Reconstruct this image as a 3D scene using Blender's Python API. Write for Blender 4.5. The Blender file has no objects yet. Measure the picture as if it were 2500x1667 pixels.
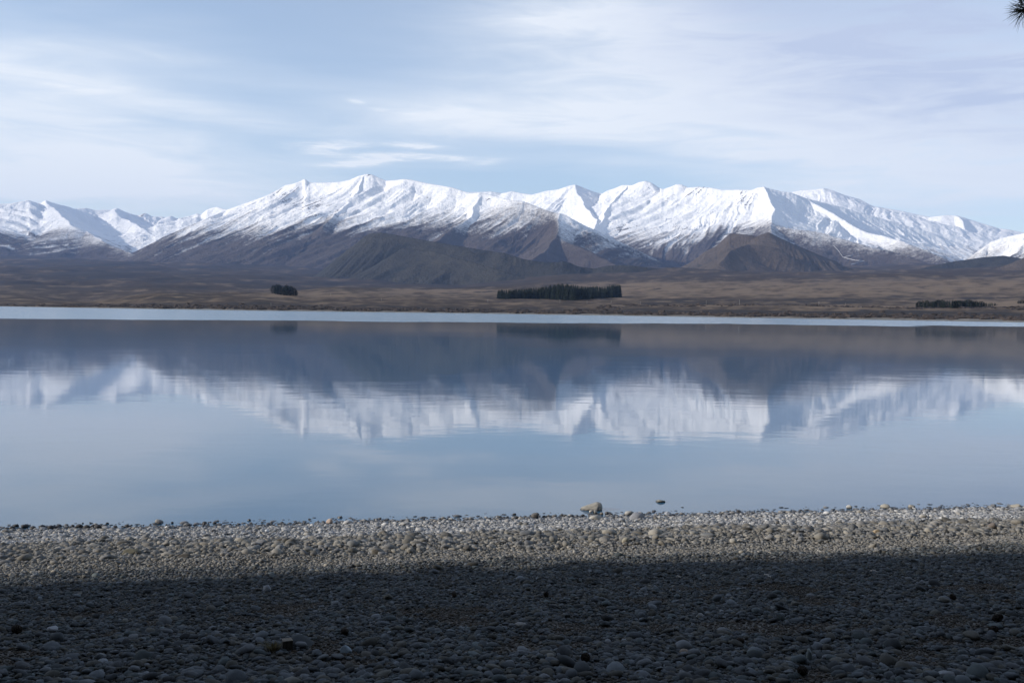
import bpy, bmesh, math, random
import numpy as np
from mathutils import Vector, Matrix, Euler
from mathutils.bvhtree import BVHTree

S = bpy.context.scene
COL = S.collection
R = math.radians
random.seed(7)
RNG = np.random.default_rng(11)

# ------------------------------------------------------------------ camera
H = 2.4                                   # eye height above the lake
FPX = 2500 * 35 / 36                      # focal length in photo pixels (photo 2500 x 1667)
PITCH, ROLL = R(-1.768), R(0.756)
fwd = Vector((0, math.cos(PITCH), math.sin(PITCH)))
r0 = Vector((1, 0, 0))
u0 = r0.cross(fwd)
right = (r0 * math.cos(ROLL) + u0 * math.sin(ROLL)).normalized()
up = right.cross(fwd).normalized()
cd = bpy.data.cameras.new('camera')
cd.lens, cd.sensor_width = 35, 36
cd.clip_start, cd.clip_end = 0.05, 60000
cam = bpy.data.objects.new('camera', cd)
COL.objects.link(cam)
cam.matrix_world = Matrix(((right.x, up.x, -fwd.x, 0), (right.y, up.y, -fwd.y, 0), (right.z, up.z, -fwd.z, H), (0, 0, 0, 1)))
S.camera = cam

SUN_EL = R(18.5)
SUN_AZ = math.atan2(-0.982, -0.190)       # clockwise from +Y: the sun stands to the left, a little behind
to_sun = Vector((math.sin(SUN_AZ) * math.cos(SUN_EL), math.cos(SUN_AZ) * math.cos(SUN_EL), math.sin(SUN_EL)))

S.view_settings.view_transform = 'Standard'
S.view_settings.look = 'None'
S.view_settings.exposure = 0.32
S.view_settings.gamma = 1
S.render.engine = 'CYCLES'
S.cycles.use_denoising = True
S.cycles.max_bounces = 6
S.cycles.diffuse_bounces = 2
S.cycles.glossy_bounces = 3
S.cycles.transmission_bounces = 2
S.cycles.volume_bounces = 0
S.cycles.transparent_max_bounces = 8
S.cycles.sample_clamp_indirect = 4
S.cycles.caustics_reflective = False
S.cycles.caustics_refractive = False

def px_dir(x, y):
    return fwd + right * ((x - 1250) / FPX) + up * ((833.5 - y) / FPX)
def px_ang(x, y):
    d = px_dir(x, y)
    return math.atan2(d.x, d.y), d.z / math.hypot(d.x, d.y)
def px_at(x, y, D):                       # the point at horizontal distance D seen at photo pixel x, y
    a, t = px_ang(x, y)
    return (D * math.sin(a), D * math.cos(a), H + t * D)
def px_plane(x, y, z=0.0):
    d = px_dir(x, y)
    k = (z - H) / d.z
    return Vector((d.x * k, d.y * k, z))

# ------------------------------------------------------------------ node helpers
class NT:
    def __init__(s, tree):
        s.t = tree
    def n(s, typ, **kw):
        nd = s.t.nodes.new(typ)
        for k, v in kw.items():
            setattr(nd, k, v)
        return nd
    def set(s, sock, v):
        if v is None:
            return
        if isinstance(v, bpy.types.NodeSocket):
            s.t.links.new(v, sock)
        else:
            if sock.type == 'RGBA' and hasattr(v, '__len__') and len(v) == 3:
                v = (*v, 1)
            sock.default_value = v
    def m(s, op, a, b=None, c=None, clamp=False):
        nd = s.n('ShaderNodeMath', operation=op, use_clamp=clamp)
        for i, v in enumerate((a, b, c)):
            s.set(nd.inputs[i], v)
        return nd.outputs[0]
    def ss(s, v, a, b, lo=0.0, hi=1.0):
        nd = s.n('ShaderNodeMapRange', interpolation_type='SMOOTHSTEP')
        s.set(nd.inputs[0], v); s.set(nd.inputs[1], a); s.set(nd.inputs[2], b)
        s.set(nd.inputs[3], lo); s.set(nd.inputs[4], hi)
        return nd.outputs[0]
    def mix(s, f, a, b, blend='MIX'):
        nd = s.n('ShaderNodeMix', data_type='RGBA', blend_type=blend)
        s.set(nd.inputs[0], f); s.set(nd.inputs[6], a); s.set(nd.inputs[7], b)
        return nd.outputs[2]
    def noise(s, vec, scale, detail=3, rough=0.5, lac=2.0, dist=0.0):
        nd = s.n('ShaderNodeTexNoise')
        s.set(nd.inputs['Vector'], vec)
        nd.inputs['Scale'].default_value = scale
        nd.inputs['Detail'].default_value = detail
        nd.inputs['Roughness'].default_value = rough
        nd.inputs['Lacunarity'].default_value = lac
        nd.inputs['Distortion'].default_value = dist
        return nd.outputs['Fac']
    def mapping(s, vec, scale=(1, 1, 1), rot=(0, 0, 0), loc=(0, 0, 0)):
        nd = s.n('ShaderNodeMapping')
        s.set(nd.inputs['Vector'], vec)
        nd.inputs['Scale'].default_value = scale
        nd.inputs['Rotation'].default_value = rot
        nd.inputs['Location'].default_value = loc
        return nd.outputs[0]
    def xyz(s, v):
        nd = s.n('ShaderNodeSeparateXYZ'); s.set(nd.inputs[0], v)
        return nd.outputs
    def comb(s, x, y, z):
        nd = s.n('ShaderNodeCombineXYZ')
        for i, v in enumerate((x, y, z)):
            s.set(nd.inputs[i], v)
        return nd.outputs[0]

def new_mat(name):
    m = bpy.data.materials.new(name)
    m.use_nodes = True
    nt = NT(m.node_tree)
    b = m.node_tree.nodes['Principled BSDF']
    return m, nt, b

# ------------------------------------------------------------------ world: Nishita sky with thin high cloud
w = bpy.data.worlds.new('World')
S.world = w
w.use_nodes = True
nt = NT(w.node_tree)
bg = w.node_tree.nodes['Background']
sky = nt.n('ShaderNodeTexSky', sky_type='NISHITA')
sky.sun_disc = False
sky.sun_elevation = SUN_EL
sky.sun_rotation = SUN_AZ
sky.altitude = 700
sky.air_density = 1.0
sky.dust_density = 0.6
sky.ozone_density = 1.5
tc = nt.n('ShaderNodeTexCoord').outputs['Generated']
dx, dy, dz = nt.xyz(tc)
az = nt.m('ARCTAN2', dx, dy)
el = nt.m('ARCTAN2', dz, nt.m('SQRT', nt.m('ADD', nt.m('MULTIPLY', dx, dx), nt.m('MULTIPLY', dy, dy))))
SKY_STRENGTH = 0.15
# cloud plane coordinates (a layer far overhead seen in perspective)
inv = nt.m('DIVIDE', 1.0, nt.m('ADD', nt.m('MAXIMUM', dz, 0.0), 0.07))
pc = nt.comb(nt.m('MULTIPLY', dx, inv), nt.m('MULTIPLY', dy, inv), 0.0)
big = nt.noise(nt.mapping(pc, (0.55, 1.0, 1), (0, 0, R(12)), (3.1, 1.7, 0)), 0.9, 4, 0.55, 2.0, 0.4)
mid = nt.noise(nt.mapping(pc, (0.45, 1.6, 1), (0, 0, R(-10)), (7.0, 2.3, 0)), 2.2, 6, 0.6, 2.0, 0.6)
ang = nt.comb(nt.m('MULTIPLY', az, 6.0), nt.m('MULTIPLY', el, 40.0), 0.0)
wisp = nt.noise(ang, 1.3, 6, 0.62, 2.1, 0.7)
wisp2 = nt.noise(ang, 4.2, 5, 0.65, 2.1, 0.5)
def blob(x, y, wx, wy, rot=0.0, warp=0.35):
    a, t = px_ang(x, y)
    e = math.atan(t)
    da = nt.m('SUBTRACT', az, a)
    de = nt.m('SUBTRACT', el, e)
    c, s_ = math.cos(R(rot)), math.sin(R(rot))
    uu = nt.m('ADD', nt.m('MULTIPLY', da, c), nt.m('MULTIPLY', de, s_))
    vv = nt.m('SUBTRACT', nt.m('MULTIPLY', de, c), nt.m('MULTIPLY', da, s_))
    uu = nt.m('DIVIDE', uu, wx / FPX); vv = nt.m('DIVIDE', vv, wy / FPX)
    q = nt.m('ADD', nt.m('MULTIPLY', uu, uu), nt.m('MULTIPLY', vv, vv))
    q = nt.m('ADD', q, nt.m('MULTIPLY', nt.m('SUBTRACT', wisp2 if warp >= 0.5 else wisp, 0.5), warp * (9 if warp >= 0.5 else 6)))
    return nt.m('POWER', 2.718, nt.m('MULTIPLY', q, -1.0), clamp=True)
def sumof(lst):
    acc = None
    for k, b_ in lst:
        t = nt.m('MULTIPLY', b_, k)
        acc = t if acc is None else nt.m('ADD', acc, t)
    return acc
veil = sumof([
    (0.55, blob(1700, 200, 520, 130, -6)), (0.40, blob(1560, 60, 260, 55, -5)), (0.30, blob(1400, 20, 230, 60, 3)),
    (0.50, blob(1150, 300, 330, 45, -2)), (0.40, blob(1900, 330, 500, 70, -5)), (0.55, blob(2350, 430, 420, 110, 0)),
    (0.60, blob(40, 330, 480, 130, -4)), (0.35, blob(330, 235, 420, 26, -7)), (0.22, blob(120, 130, 360, 34, 5)),
    (0.40, blob(300, 450, 500, 60, 0)), (0.62, blob(2250, 120, 520, 170, -12))])
veil = nt.m('MULTIPLY', veil, nt.m('ADD', 0.78, nt.m('MULTIPLY', mid, 0.45)))
veil = nt.m('ADD', veil, nt.ss(big, 0.42, 0.75, 0.20, 0.50))
veil = nt.m('SUBTRACT', veil, nt.m('MULTIPLY', blob(1810, 322, 230, 13, -9), 0.28))
veil = nt.m('SUBTRACT', veil, nt.m('MULTIPLY', blob(1700, 690 - 300, 420, 10, -6), 0.12))
small = sumof([(0.9, blob(800, 355, 75, 9, 3, 0.6)), (0.9, blob(1020, 357, 62, 7, -3, 0.6)), (0.75, blob(930, 384, 110, 10, 2, 0.6)),
               (0.75, blob(860, 400, 80, 8, 5, 0.6)), (0.6, blob(1090, 388, 70, 7, 0, 0.6)), (0.5, blob(1180, 396, 50, 7, 6, 0.6)),
               (0.4, blob(780, 372, 40, 6, 0, 0.6)), (0.35, blob(868, 247, 18, 5, -5, 0.5)), (0.35, blob(925, 268, 20, 4, 0, 0.5))])
veil = nt.m('MINIMUM', nt.m('ADD', nt.m('MAXIMUM', veil, 0.0), nt.m('MULTIPLY', small, 0.75)), 0.92)
grey = nt.m('MULTIPLY', blob(2200, 120, 620, 190, -12), 1.0, clamp=True)
ccol = nt.mix(grey, (5.6, 5.8, 5.95), (3.3, 3.7, 4.65))
skyc = nt.mix(1.0, sky.outputs[0], (0.92, 0.94, 0.98), 'MULTIPLY')
mixc = nt.mix(veil, skyc, ccol)
nt.set(bg.inputs[0], mixc)
bg.inputs[1].default_value = SKY_STRENGTH
w.cycles.sampling_method = 'AUTOMATIC'

sd = bpy.data.lights.new('sun', 'SUN')
sd.energy = 4.0
sd.angle = R(0.5)
sd.color = (1.0, 0.91, 0.80)
sun = bpy.data.objects.new('sun', sd)
COL.objects.link(sun)
sun.rotation_euler = to_sun.to_track_quat('Z', 'Y').to_euler()

# ------------------------------------------------------------------ noise and mesh helpers
PERM = np.tile(np.random.default_rng(3).permutation(256), 2)
GA = np.random.default_rng(4).uniform(0, 2 * np.pi, 256)
GX, GY = np.cos(GA), np.sin(GA)
def perlin(x, y):
    xi, yi = np.floor(x).astype(np.int64), np.floor(y).astype(np.int64)
    xf, yf = x - xi, y - yi
    u, v = xf * xf * xf * (xf * (xf * 6 - 15) + 10), yf * yf * yf * (yf * (yf * 6 - 15) + 10)
    def g(ix, iy, fx, fy):
        h = PERM[PERM[ix & 255] + (iy & 255)]
        return GX[h] * fx + GY[h] * fy
    n00, n10 = g(xi, yi, xf, yf), g(xi + 1, yi, xf - 1, yf)
    n01, n11 = g(xi, yi + 1, xf, yf - 1), g(xi + 1, yi + 1, xf - 1, yf - 1)
    a, b = n00 + u * (n10 - n00), n01 + u * (n11 - n01)
    return (a + v * (b - a)) * 1.5
def fbm(x, y, oct=5, gain=0.5, lac=2.03):
    s, a = np.zeros_like(x), 1.0
    for i in range(oct):
        s += a * perlin(x + 17.3 * i, y - 9.1 * i)
        x, y, a = x * lac, y * lac, a * gain
    return s
def ridged(x, y, oct=5, gain=0.5, lac=2.03):
    s, a, n = np.zeros_like(x), 1.0, 0.0
    for i in range(oct):
        s += a * (1 - np.abs(perlin(x + 31.7 * i, y + 5.3 * i)) * 1.6)
        n += a
        x, y, a = x * lac, y * lac, a * gain
    return s / n
def sstep(a, b, x):
    t = np.clip((x - a) / (b - a), 0, 1)
    return t * t * (3 - 2 * t)

def np_mesh(name, V, F, mat, smooth=True, attrs=None, parent=None):
    F = np.asarray(F, dtype=np.int32)
    n = F.shape[1]
    me = bpy.data.meshes.new(name)
    me.vertices.add(len(V)); me.vertices.foreach_set('co', np.asarray(V, dtype=np.float32).ravel())
    me.loops.add(F.size); me.loops.foreach_set('vertex_index', F.ravel())
    me.polygons.add(len(F)); me.polygons.foreach_set('loop_start', np.arange(0, F.size, n, dtype=np.int32))
    me.update(calc_edges=True)
    me.polygons.foreach_set('use_smooth', np.broadcast_to(np.asarray(smooth, dtype=bool), (len(F),)).copy())
    for k, arr in (attrs or {}).items():
        at = me.attributes.new(k, 'FLOAT_COLOR', 'POINT')
        at.data.foreach_set('color', np.asarray(arr, dtype=np.float32).ravel())
    if mat:
        me.materials.append(mat)
    o = bpy.data.objects.new(name, me)
    COL.objects.link(o)
    if parent:
        o.parent = parent
    return o
def grid_faces(nr, nc):
    i = np.arange(nr * nc).reshape(nr, nc)
    return np.stack([i[:-1, :-1], i[:-1, 1:], i[1:, 1:], i[1:, :-1]], -1).reshape(-1, 4)
def tag(o, label=None, cat=None, group=None, kind=None):
    if label: o['label'] = label
    if cat: o['category'] = cat
    if group: o['group'] = group
    if kind: o['kind'] = kind
    return o
def empty(name, loc, rz=0):
    o = bpy.data.objects.new(name, None)
    COL.objects.link(o)
    o.location = loc; o.rotation_euler = (0, 0, rz); o.empty_display_size = 0.1
    return o

# ------------------------------------------------------------------ materials of the land
def attr(nt, name):
    a = nt.n('ShaderNodeAttribute', attribute_name=name)
    sp = nt.n('ShaderNodeSeparateColor'); nt.t.links.new(a.outputs['Color'], sp.inputs[0])
    return sp.outputs

def land_mat(name, g1, g2, scrub, rock=(0.075, 0.07, 0.072), snow=True):
    m, nt, b = new_mat(name)
    pos = nt.n('ShaderNodeNewGeometry').outputs['Position']
    c = attr(nt, 'cover')                 # r snow depth, g bare rock, b scrub
    n1 = nt.noise(pos, 1 / 420, 4, 0.6)
    n2 = nt.noise(pos, 1 / 55, 5, 0.65)
    n3 = nt.noise(pos, 1 / 14, 3, 0.6)
    col = nt.mix(nt.ss(nt.m('ADD', nt.m('MULTIPLY', n1, 0.5), nt.m('MULTIPLY', n2, 0.5)), 0.38, 0.62), g1, g2)
    sc = nt.m('ADD', c[2], nt.m('MULTIPLY', nt.m('SUBTRACT', n2, 0.5), 0.8))
    col = nt.mix(nt.ss(sc, 0.35, 0.65), col, scrub)
    rk = nt.m('ADD', c[1], nt.m('ADD', nt.m('MULTIPLY', nt.m('SUBTRACT', n2, 0.5), 1.1), nt.m('MULTIPLY', nt.m('SUBTRACT', n3, 0.5), 1.0)))
    rk = nt.ss(rk, 0.5, 0.68)
    col = nt.mix(rk, col, rock)
    if snow:
        sn = nt.m('ADD', c[0], nt.m('ADD', nt.m('MULTIPLY', nt.m('SUBTRACT', n2, 0.5), 0.55), nt.m('MULTIPLY', nt.m('SUBTRACT', n3, 0.5), 0.55)))
        sn = nt.m('MULTIPLY', nt.ss(sn, 0.22, 0.85), nt.m('SUBTRACT', 1.0, nt.m('MULTIPLY', rk, 0.9)))
        col = nt.mix(sn, col, (0.89, 0.89, 0.89))
    nt.set(b.inputs['Base Color'], col)
    b.inputs['Roughness'].default_value = 0.9
    b.inputs['Specular IOR Level'].default_value = 0.15
    bp = nt.n('ShaderNodeBump')
    bp.inputs['Strength'].default_value = 0.8
    bp.inputs['Distance'].default_value = 18.0
    nt.set(bp.inputs['Height'], nt.m('ADD', n2, nt.m('MULTIPLY', n3, 0.35)))
    nt.set(b.inputs['Normal'], bp.outputs[0])
    return m
M_ALP = land_mat('snow_and_tussock', (0.050, 0.039, 0.035), (0.080, 0.065, 0.055), (0.028, 0.028, 0.028))
M_HILL_SHADED = land_mat('cloud_shaded_tussock_hill', (0.024, 0.024, 0.023), (0.048, 0.045, 0.037), (0.015, 0.017, 0.018), snow=False)  # cloud shade put into the tussock and scrub colours
M_BROWN = land_mat('brown_tussock_hill', (0.068, 0.054, 0.045), (0.090, 0.072, 0.058), (0.042, 0.038, 0.034), snow=False)

# ------------------------------------------------------------------ mountain ranges
def ridge_pts(lst):
    return np.array([px_at(*p) for p in lst])

def polar_grid(x0, x1, nc, d0, d1, nr, logd=False):
    a0, a1 = px_ang(x0, 760)[0], px_ang(x1, 760)[0]
    A = np.linspace(a0, a1, nc)
    D = np.geomspace(d0, d1, nr) if logd else np.linspace(d0, d1, nr)
    AA, DD = np.meshgrid(A, D)
    return A, DD * np.sin(AA), DD * np.cos(AA), AA, DD

def build_range(name, crest, spurs, span, dist, mat, slope=0.6, concave=0.42, cscale=900.0, gully=55.0, gwave=210.0,
                warp=45.0, rough=16.0, nc=900, nr=280, snowline=None, snow_soft=210.0, aspect=110.0, rockamt=0.0,
                scrubamt=0.0, fit=True, seed=0.0, smooth_fit=5, crags=()):
    A, X, Y, AA, DD = polar_grid(span[0], span[1], nc, dist[0], dist[1], nr)
    wx = X + warp * fbm(X / 700 + seed, Y / 700 - seed, 4)
    wy = Y + warp * fbm(X / 700 - seed - 5, Y / 700 + seed + 9, 4)
    Z = np.full(X.shape, -1e4); G = np.zeros_like(X); DI = np.full(X.shape, 1e4)
    RB = np.zeros_like(X)
    for k, line in enumerate([crest] + spurs):
        P = ridge_pts(line)
        ARC = np.concatenate([[0], np.cumsum(np.hypot(np.diff(P[:, 0]), np.diff(P[:, 1])))])
        acc = 0.0
        cand = np.full(X.shape, -1e4); cal = np.zeros_like(X); cdist = np.full(X.shape, 1e4)
        for i in range(len(P) - 1):
            ax, ay, azz = P[i]; bx, by, bzz = P[i + 1]
            ex, ey = bx - ax, by - ay
            L2 = ex * ex + ey * ey; L = math.sqrt(L2)
            t = np.clip(((wx - ax) * ex + (wy - ay) * ey) / L2, 0, 1)
            px, py = wx - (ax + t * ex), wy - (ay + t * ey)
            d = np.hypot(px, py)
            z = azz + t * (bzz - azz) - slope * d * (1 - concave * d / (d + cscale))
            mk = z > cand
            mid_arc = acc + 0.5 * L
            q0 = np.array([np.interp(mid_arc - 900, ARC, P[:, j]) for j in (0, 1)]); q1 = np.array([np.interp(mid_arc + 900, ARC, P[:, j]) for j in (0, 1)])
            T = (q1 - q0) / np.linalg.norm(q1 - q0)
            arc = acc + t * L + px * T[0] + py * T[1]
            cand = np.where(mk, z, cand); cal = np.where(mk, arc, cal); cdist = np.where(mk, d, cdist)
            acc += L
        # ribs and gullies run down the fall line
        al = cal + 30 * fbm(wx / 500 + k, wy / 500, 2)
        dd = cdist
        g1 = ridged(al / gwave + k * 7.7 + seed, dd / 3200 + k, 2)
        g2 = ridged(al / (gwave * 0.36) + k * 3.3 - seed, dd / 1500 - k, 2)
        g3 = 0.6 * perlin(al / (gwave * 0.17) + k * 1.7 + seed, dd / 520 + k) + 0.5 * perlin(al / (gwave * 0.09) + k * 2.7 + seed, dd / 260 + k)
        gg = 1 - (0.60 * g1 + 0.40 * g2)
        cand = cand - gully * (gg * 2.2 - 0.10 * g3) * sstep(0, 380, dd) * (1 - 0.35 * sstep(1200, 3000, dd))
        mk = cand > Z
        Z = np.where(mk, cand, Z); G = np.where(mk, gg, G); DI = np.where(mk, cdist, DI); RB = np.where(mk, g3, RB)
    rel = sstep(0, 300, Z) * (0.25 + 0.75 * sstep(0, 260, DI))
    Z = Z + rough * (ridged(X / 260 + seed, Y / 260, 5) - 0.55) * 2.0 * rel
    if fit:
        cr = np.array([px_ang(p[0], p[1]) for p in crest])
        o = np.argsort(cr[:, 0])
        tgt = np.interp(A, cr[o, 0], cr[o, 1], left=np.nan, right=np.nan)
        cur = ((Z - H) / DD).max(0)
        ratio = np.where(np.isnan(tgt), 1.0, tgt / np.maximum(cur, 1e-3))
        ratio = np.clip(ratio, 0.55, 1.8)
        kk = np.ones(smooth_fit) / smooth_fit
        ratio = np.convolve(np.pad(ratio, smooth_fit // 2, mode='edge'), kk, mode='valid')
        # correct most near the skyline and let the foot of the range be
        base = cur * 0.55
        wgt = sstep(0, 1, ((Z - H) / DD - base) / np.maximum(cur - base, 1e-4))
        Z = H + (Z - H) * (1 + (ratio - 1) * wgt)
    if name == 'hill':
        Zp = np.pad(Z, 1, mode='edge')
        Z = (Zp[1:-1, 1:-1] * 2 + Zp[:-2, 1:-1] + Zp[2:, 1:-1] + Zp[1:-1, :-2] + Zp[1:-1, 2:]) / 6
    # ground cover
    gy, gx = np.gradient(Z)
    step_d = (dist[1] - dist[0]) / (nr - 1)
    dZd = gy / step_d
    dZa = gx / (DD * (A[1] - A[0]))
    nx = -(dZd * np.sin(AA) + dZa * np.cos(AA)); ny = -(dZd * np.cos(AA) - dZa * np.sin(AA))
    ln = np.sqrt(nx * nx + ny * ny + 1)
    steep = np.hypot(nx, ny)
    lit = (nx * to_sun.x + ny * to_sun.y) / ln / math.cos(SUN_EL)
    snow = np.zeros_like(Z)
    if snowline is not None:
        sl = snowline(A) if callable(snowline) else snowline
        sl = sl + aspect * np.clip(lit * 1.6, -1, 1) + 70 * fbm(X / 600 + 3, Y / 600, 3)
        snow = 0.5 + (Z - sl) / (2 * snow_soft) + ((G - 0.35) * 0.9 + RB * 0.18) * sstep(80, 400, DI)
        snow = np.clip(snow, -0.4, 1.35)
    xs_ = np.linspace(-1500, 4000, 400)
    PXV = np.broadcast_to(np.interp(A, [px_ang(q, 600)[0] for q in xs_], xs_)[None, :], X.shape)
    PYV = 742 + 0.0132 * PXV - (Z - H) / DD * FPX
    craggy = 0.10 * sstep(-0.2, 0.4, fbm(X / 900 + seed, Y / 900 + 2, 3))
    for (qx, qy, sx_, sy_, k_) in crags:
        craggy = np.maximum(craggy, k_ * np.exp(-((PXV - qx) / sx_) ** 2 - ((PYV - qy) / sy_) ** 2))
    rock = 0.02 + rockamt * craggy * (0.42 + 0.75 * RB + 0.5 * (0.38 - G)) + 0.10 * RB * rockamt
    scrub = np.full(X.shape, 0.12) + scrubamt + 0.35 * fbm(X / 300, Y / 300, 3) + 0.25 * (G - 0.35) + 0.40 * RB * sstep(60, 250, DI)
    cover = np.stack([snow, rock, scrub, np.ones_like(X)], -1).reshape(-1, 4)
    o = np_mesh(name, np.stack([X, Y, Z], -1).reshape(-1, 3), grid_faces(nr, nc), mat, True, {'cover': cover})
    tag(o, kind='structure')
    return o

def lerp_line(pts):                        # snow line by photo x -> metres, as a function of azimuth
    a = np.array([px_ang(x, 600)[0] for x, _ in pts]); z = np.array([q for _, q in pts])
    return lambda A: np.interp(A, a, z)[None, :]

# far left range
build_range('mountain_range',
    [(-500, 470, 12500), (-200, 485, 12500), (0, 498, 12600), (25, 497, 12600), (50, 492, 12600), (71, 489, 12600), (85, 494, 12800), (97, 496, 12900), (112, 489, 13000),
     (125, 494, 13100), (145, 500, 13200), (165, 504, 13400), (180, 510, 13500), (210, 508, 13600), (230, 513, 13600), (270, 512, 13600),
     (285, 508, 13600), (305, 517, 13600), (325, 524, 13700), (340, 526, 13700), (355, 520, 13700), (372, 529, 13700), (395, 529, 13700), (405, 531, 13700),
     (418, 527, 13600), (432, 534, 13600), (465, 527, 13400), (482, 521, 13200), (490, 525, 13100), (505, 512, 12900), (520, 507, 12700), (530, 505, 12500),
     (545, 510, 12300), (560, 513, 12100), (700, 540, 11500)],
    [
     [(112, 489, 13000), (150, 528, 11700), (185, 556, 10900)],
     [(150, 528, 11700), (220, 575, 10600), (290, 607, 9800), (340, 624, 9300)],
     [(270, 512, 13600), (330, 545, 12200), (380, 580, 11200), (400, 600, 10500)]],
    (-420, 760), (8200, 15200), M_ALP, slope=0.43, gully=22, gwave=240, snowline=lerp_line([(0, 680), (150, 660), (260, 560), (320, 500), (450, 480)]),
    aspect=60, rockamt=1.0, seed=1.3, nc=760, nr=240, rough=12,
    crags=[(50, 496, 40, 10, .6), (130, 502, 40, 12, 1.0), (290, 520, 45, 14, 1.0), (365, 533, 60, 16, 1.1), (430, 548, 50, 15, .7), (485, 523, 20, 8, .7)])

# central range
build_range('mountain_range',
    [(200, 655, 8300), (280, 640, 8600), (335, 612, 9000), (375, 592, 9300), (400, 578, 9500), (470, 548, 10000), (557, 511, 10400), (600, 496, 10300), (650, 478, 10200), (680, 463, 10100), (697, 452, 10050), (715, 449, 10000),
     (730, 444, 9950), (744, 437, 9900), (757, 446, 9850), (790, 446, 9750), (830, 444, 9600), (855, 439, 9500), (875, 430, 9450), (895, 425, 9350), (910, 427, 9300),
     (925, 434, 9250), (942, 441, 9200), (965, 440, 9100), (985, 437, 9000), (1005, 439, 8950), (1040, 447, 8850), (1070, 452, 8750), (1105, 458, 8600), (1135, 468, 8500),
     (1155, 472, 8400), (1170, 470, 8300), (1190, 474, 8250), (1215, 480, 8150), (1245, 489, 8000), (1275, 491, 7900), (1300, 500, 7800), (1325, 510, 7700), (1345, 517, 7600), (1365, 521, 7500),
     (1380, 525, 7500), (1400, 536, 7500), (1430, 552, 7550), (1460, 564, 7600), (1490, 580, 7600), (1530, 598, 7600), (1560, 612, 7600), (1600, 632, 7600), (1640, 650, 7600), (1720, 680, 7600)],
    [[(895, 425, 9350), (848, 492, 8800), (790, 556, 8050)],
     [(1175, 471, 8300), (1148, 530, 7800), (1070, 583, 7250), (960, 650, 6500)],
     [(1365, 521, 7500), (1355, 575, 7000), (1330, 615, 6600), (1260, 665, 6100)],
     [(1355, 582, 6980), (1440, 612, 6700), (1500, 648, 6400)]],
    (180, 1780), (5600, 11600), M_ALP, slope=0.62, gully=24, gwave=230, snowline=lerp_line([(330, 640), (450, 680), (560, 690), (900, 710), (1100, 690), (1150, 640), (1250, 740), (1350, 780), (1372, 620), (1450, 570), (1600, 500)]),
    aspect=30, rockamt=1.0, seed=4.1, nc=1300, nr=340, rough=10,
    crags=[(770, 515, 95, 55, 1.0), (690, 490, 60, 45, .8), (860, 560, 80, 30, .8), (903, 431, 14, 9, 1.3), (1190, 492, 14, 10, 1.0), (640, 560, 70, 40, .7), (1040, 475, 70, 60, .45), (1300, 522, 80, 16, .5), (744, 440, 8, 5, 1.2)])

# right range
right_range = build_range('mountain_range',
    [(1050, 490, 12200), (1130, 470, 12200), (1200, 468, 12100), (1225, 472, 12100), (1250, 467, 12000), (1275, 472, 11900), (1300, 475, 11800), (1335, 466, 11700), (1365, 462, 11600), (1385, 455, 11550), (1402, 451, 11500),
     (1412, 453, 11550), (1430, 461, 11650), (1455, 470, 11700), (1470, 473, 11650), (1482, 466, 11500), (1500, 460, 11400), (1520, 452, 11300), (1545, 452, 11200), (1560, 445, 11100), (1576, 442, 11000),
     (1590, 446, 10980), (1610, 459, 10950), (1620, 462, 10900), (1640, 455, 10800), (1652, 450, 10700), (1665, 451, 10650), (1680, 458, 10600), (1705, 456, 10500), (1735, 458, 10400), (1765, 464, 10250),
     (1800, 463, 10100), (1835, 464, 9950), (1850, 458, 9900), (1865, 456, 9850), (1880, 461, 9900), (1905, 467, 9950), (1930, 470, 10000), (1970, 485, 10100), (2020, 497, 10250), (2060, 507, 10400), (2100, 520, 10500),
     (2140, 530, 10600), (2200, 548, 10700), (2280, 570, 10800), (2330, 592, 10800), (2400, 622, 10800), (2480, 655, 10800)],
    [[(1402, 451, 11500), (1428, 495, 10800), (1448, 535, 10000), (1450, 570, 9300)],
     [(1530, 452, 11280), (1470, 530, 10100), (1420, 590, 9100)],
     [(1865, 456, 9850), (1885, 500, 9200), (1890, 545, 8600), (1850, 600, 7800), (1790, 650, 7100)],
     [(1890, 547, 8600), (2000, 568, 8500), (2100, 592, 8300), (2190, 615, 8100), (2280, 655, 7700)],
     [(1960, 482, 10080), (2060, 540, 9500), (2180, 585, 9000), (2300, 628, 8400)]],
    (1000, 2560), (6500, 13400), M_ALP, slope=0.62, gully=23, gwave=230, snowline=lerp_line([(1200, 560), (1450, 600), (1500, 640), (1700, 640), (1800, 690), (1890, 680), (2000, 600), (2100, 540), (2400, 480)]),
    aspect=30, rockamt=1.0, seed=8.7, nc=1300, nr=340, rough=9,
    crags=[(1580, 475, 60, 45, .6), (1700, 475, 130, 30, .8), (1815, 490, 50, 32, .9), (1520, 560, 90, 45, .75), (1660, 560, 45, 22, .8), (1790, 552, 60, 22, .7), (1652, 455, 16, 8, 1.2), (1400, 500, 40, 40, .4)])

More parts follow.
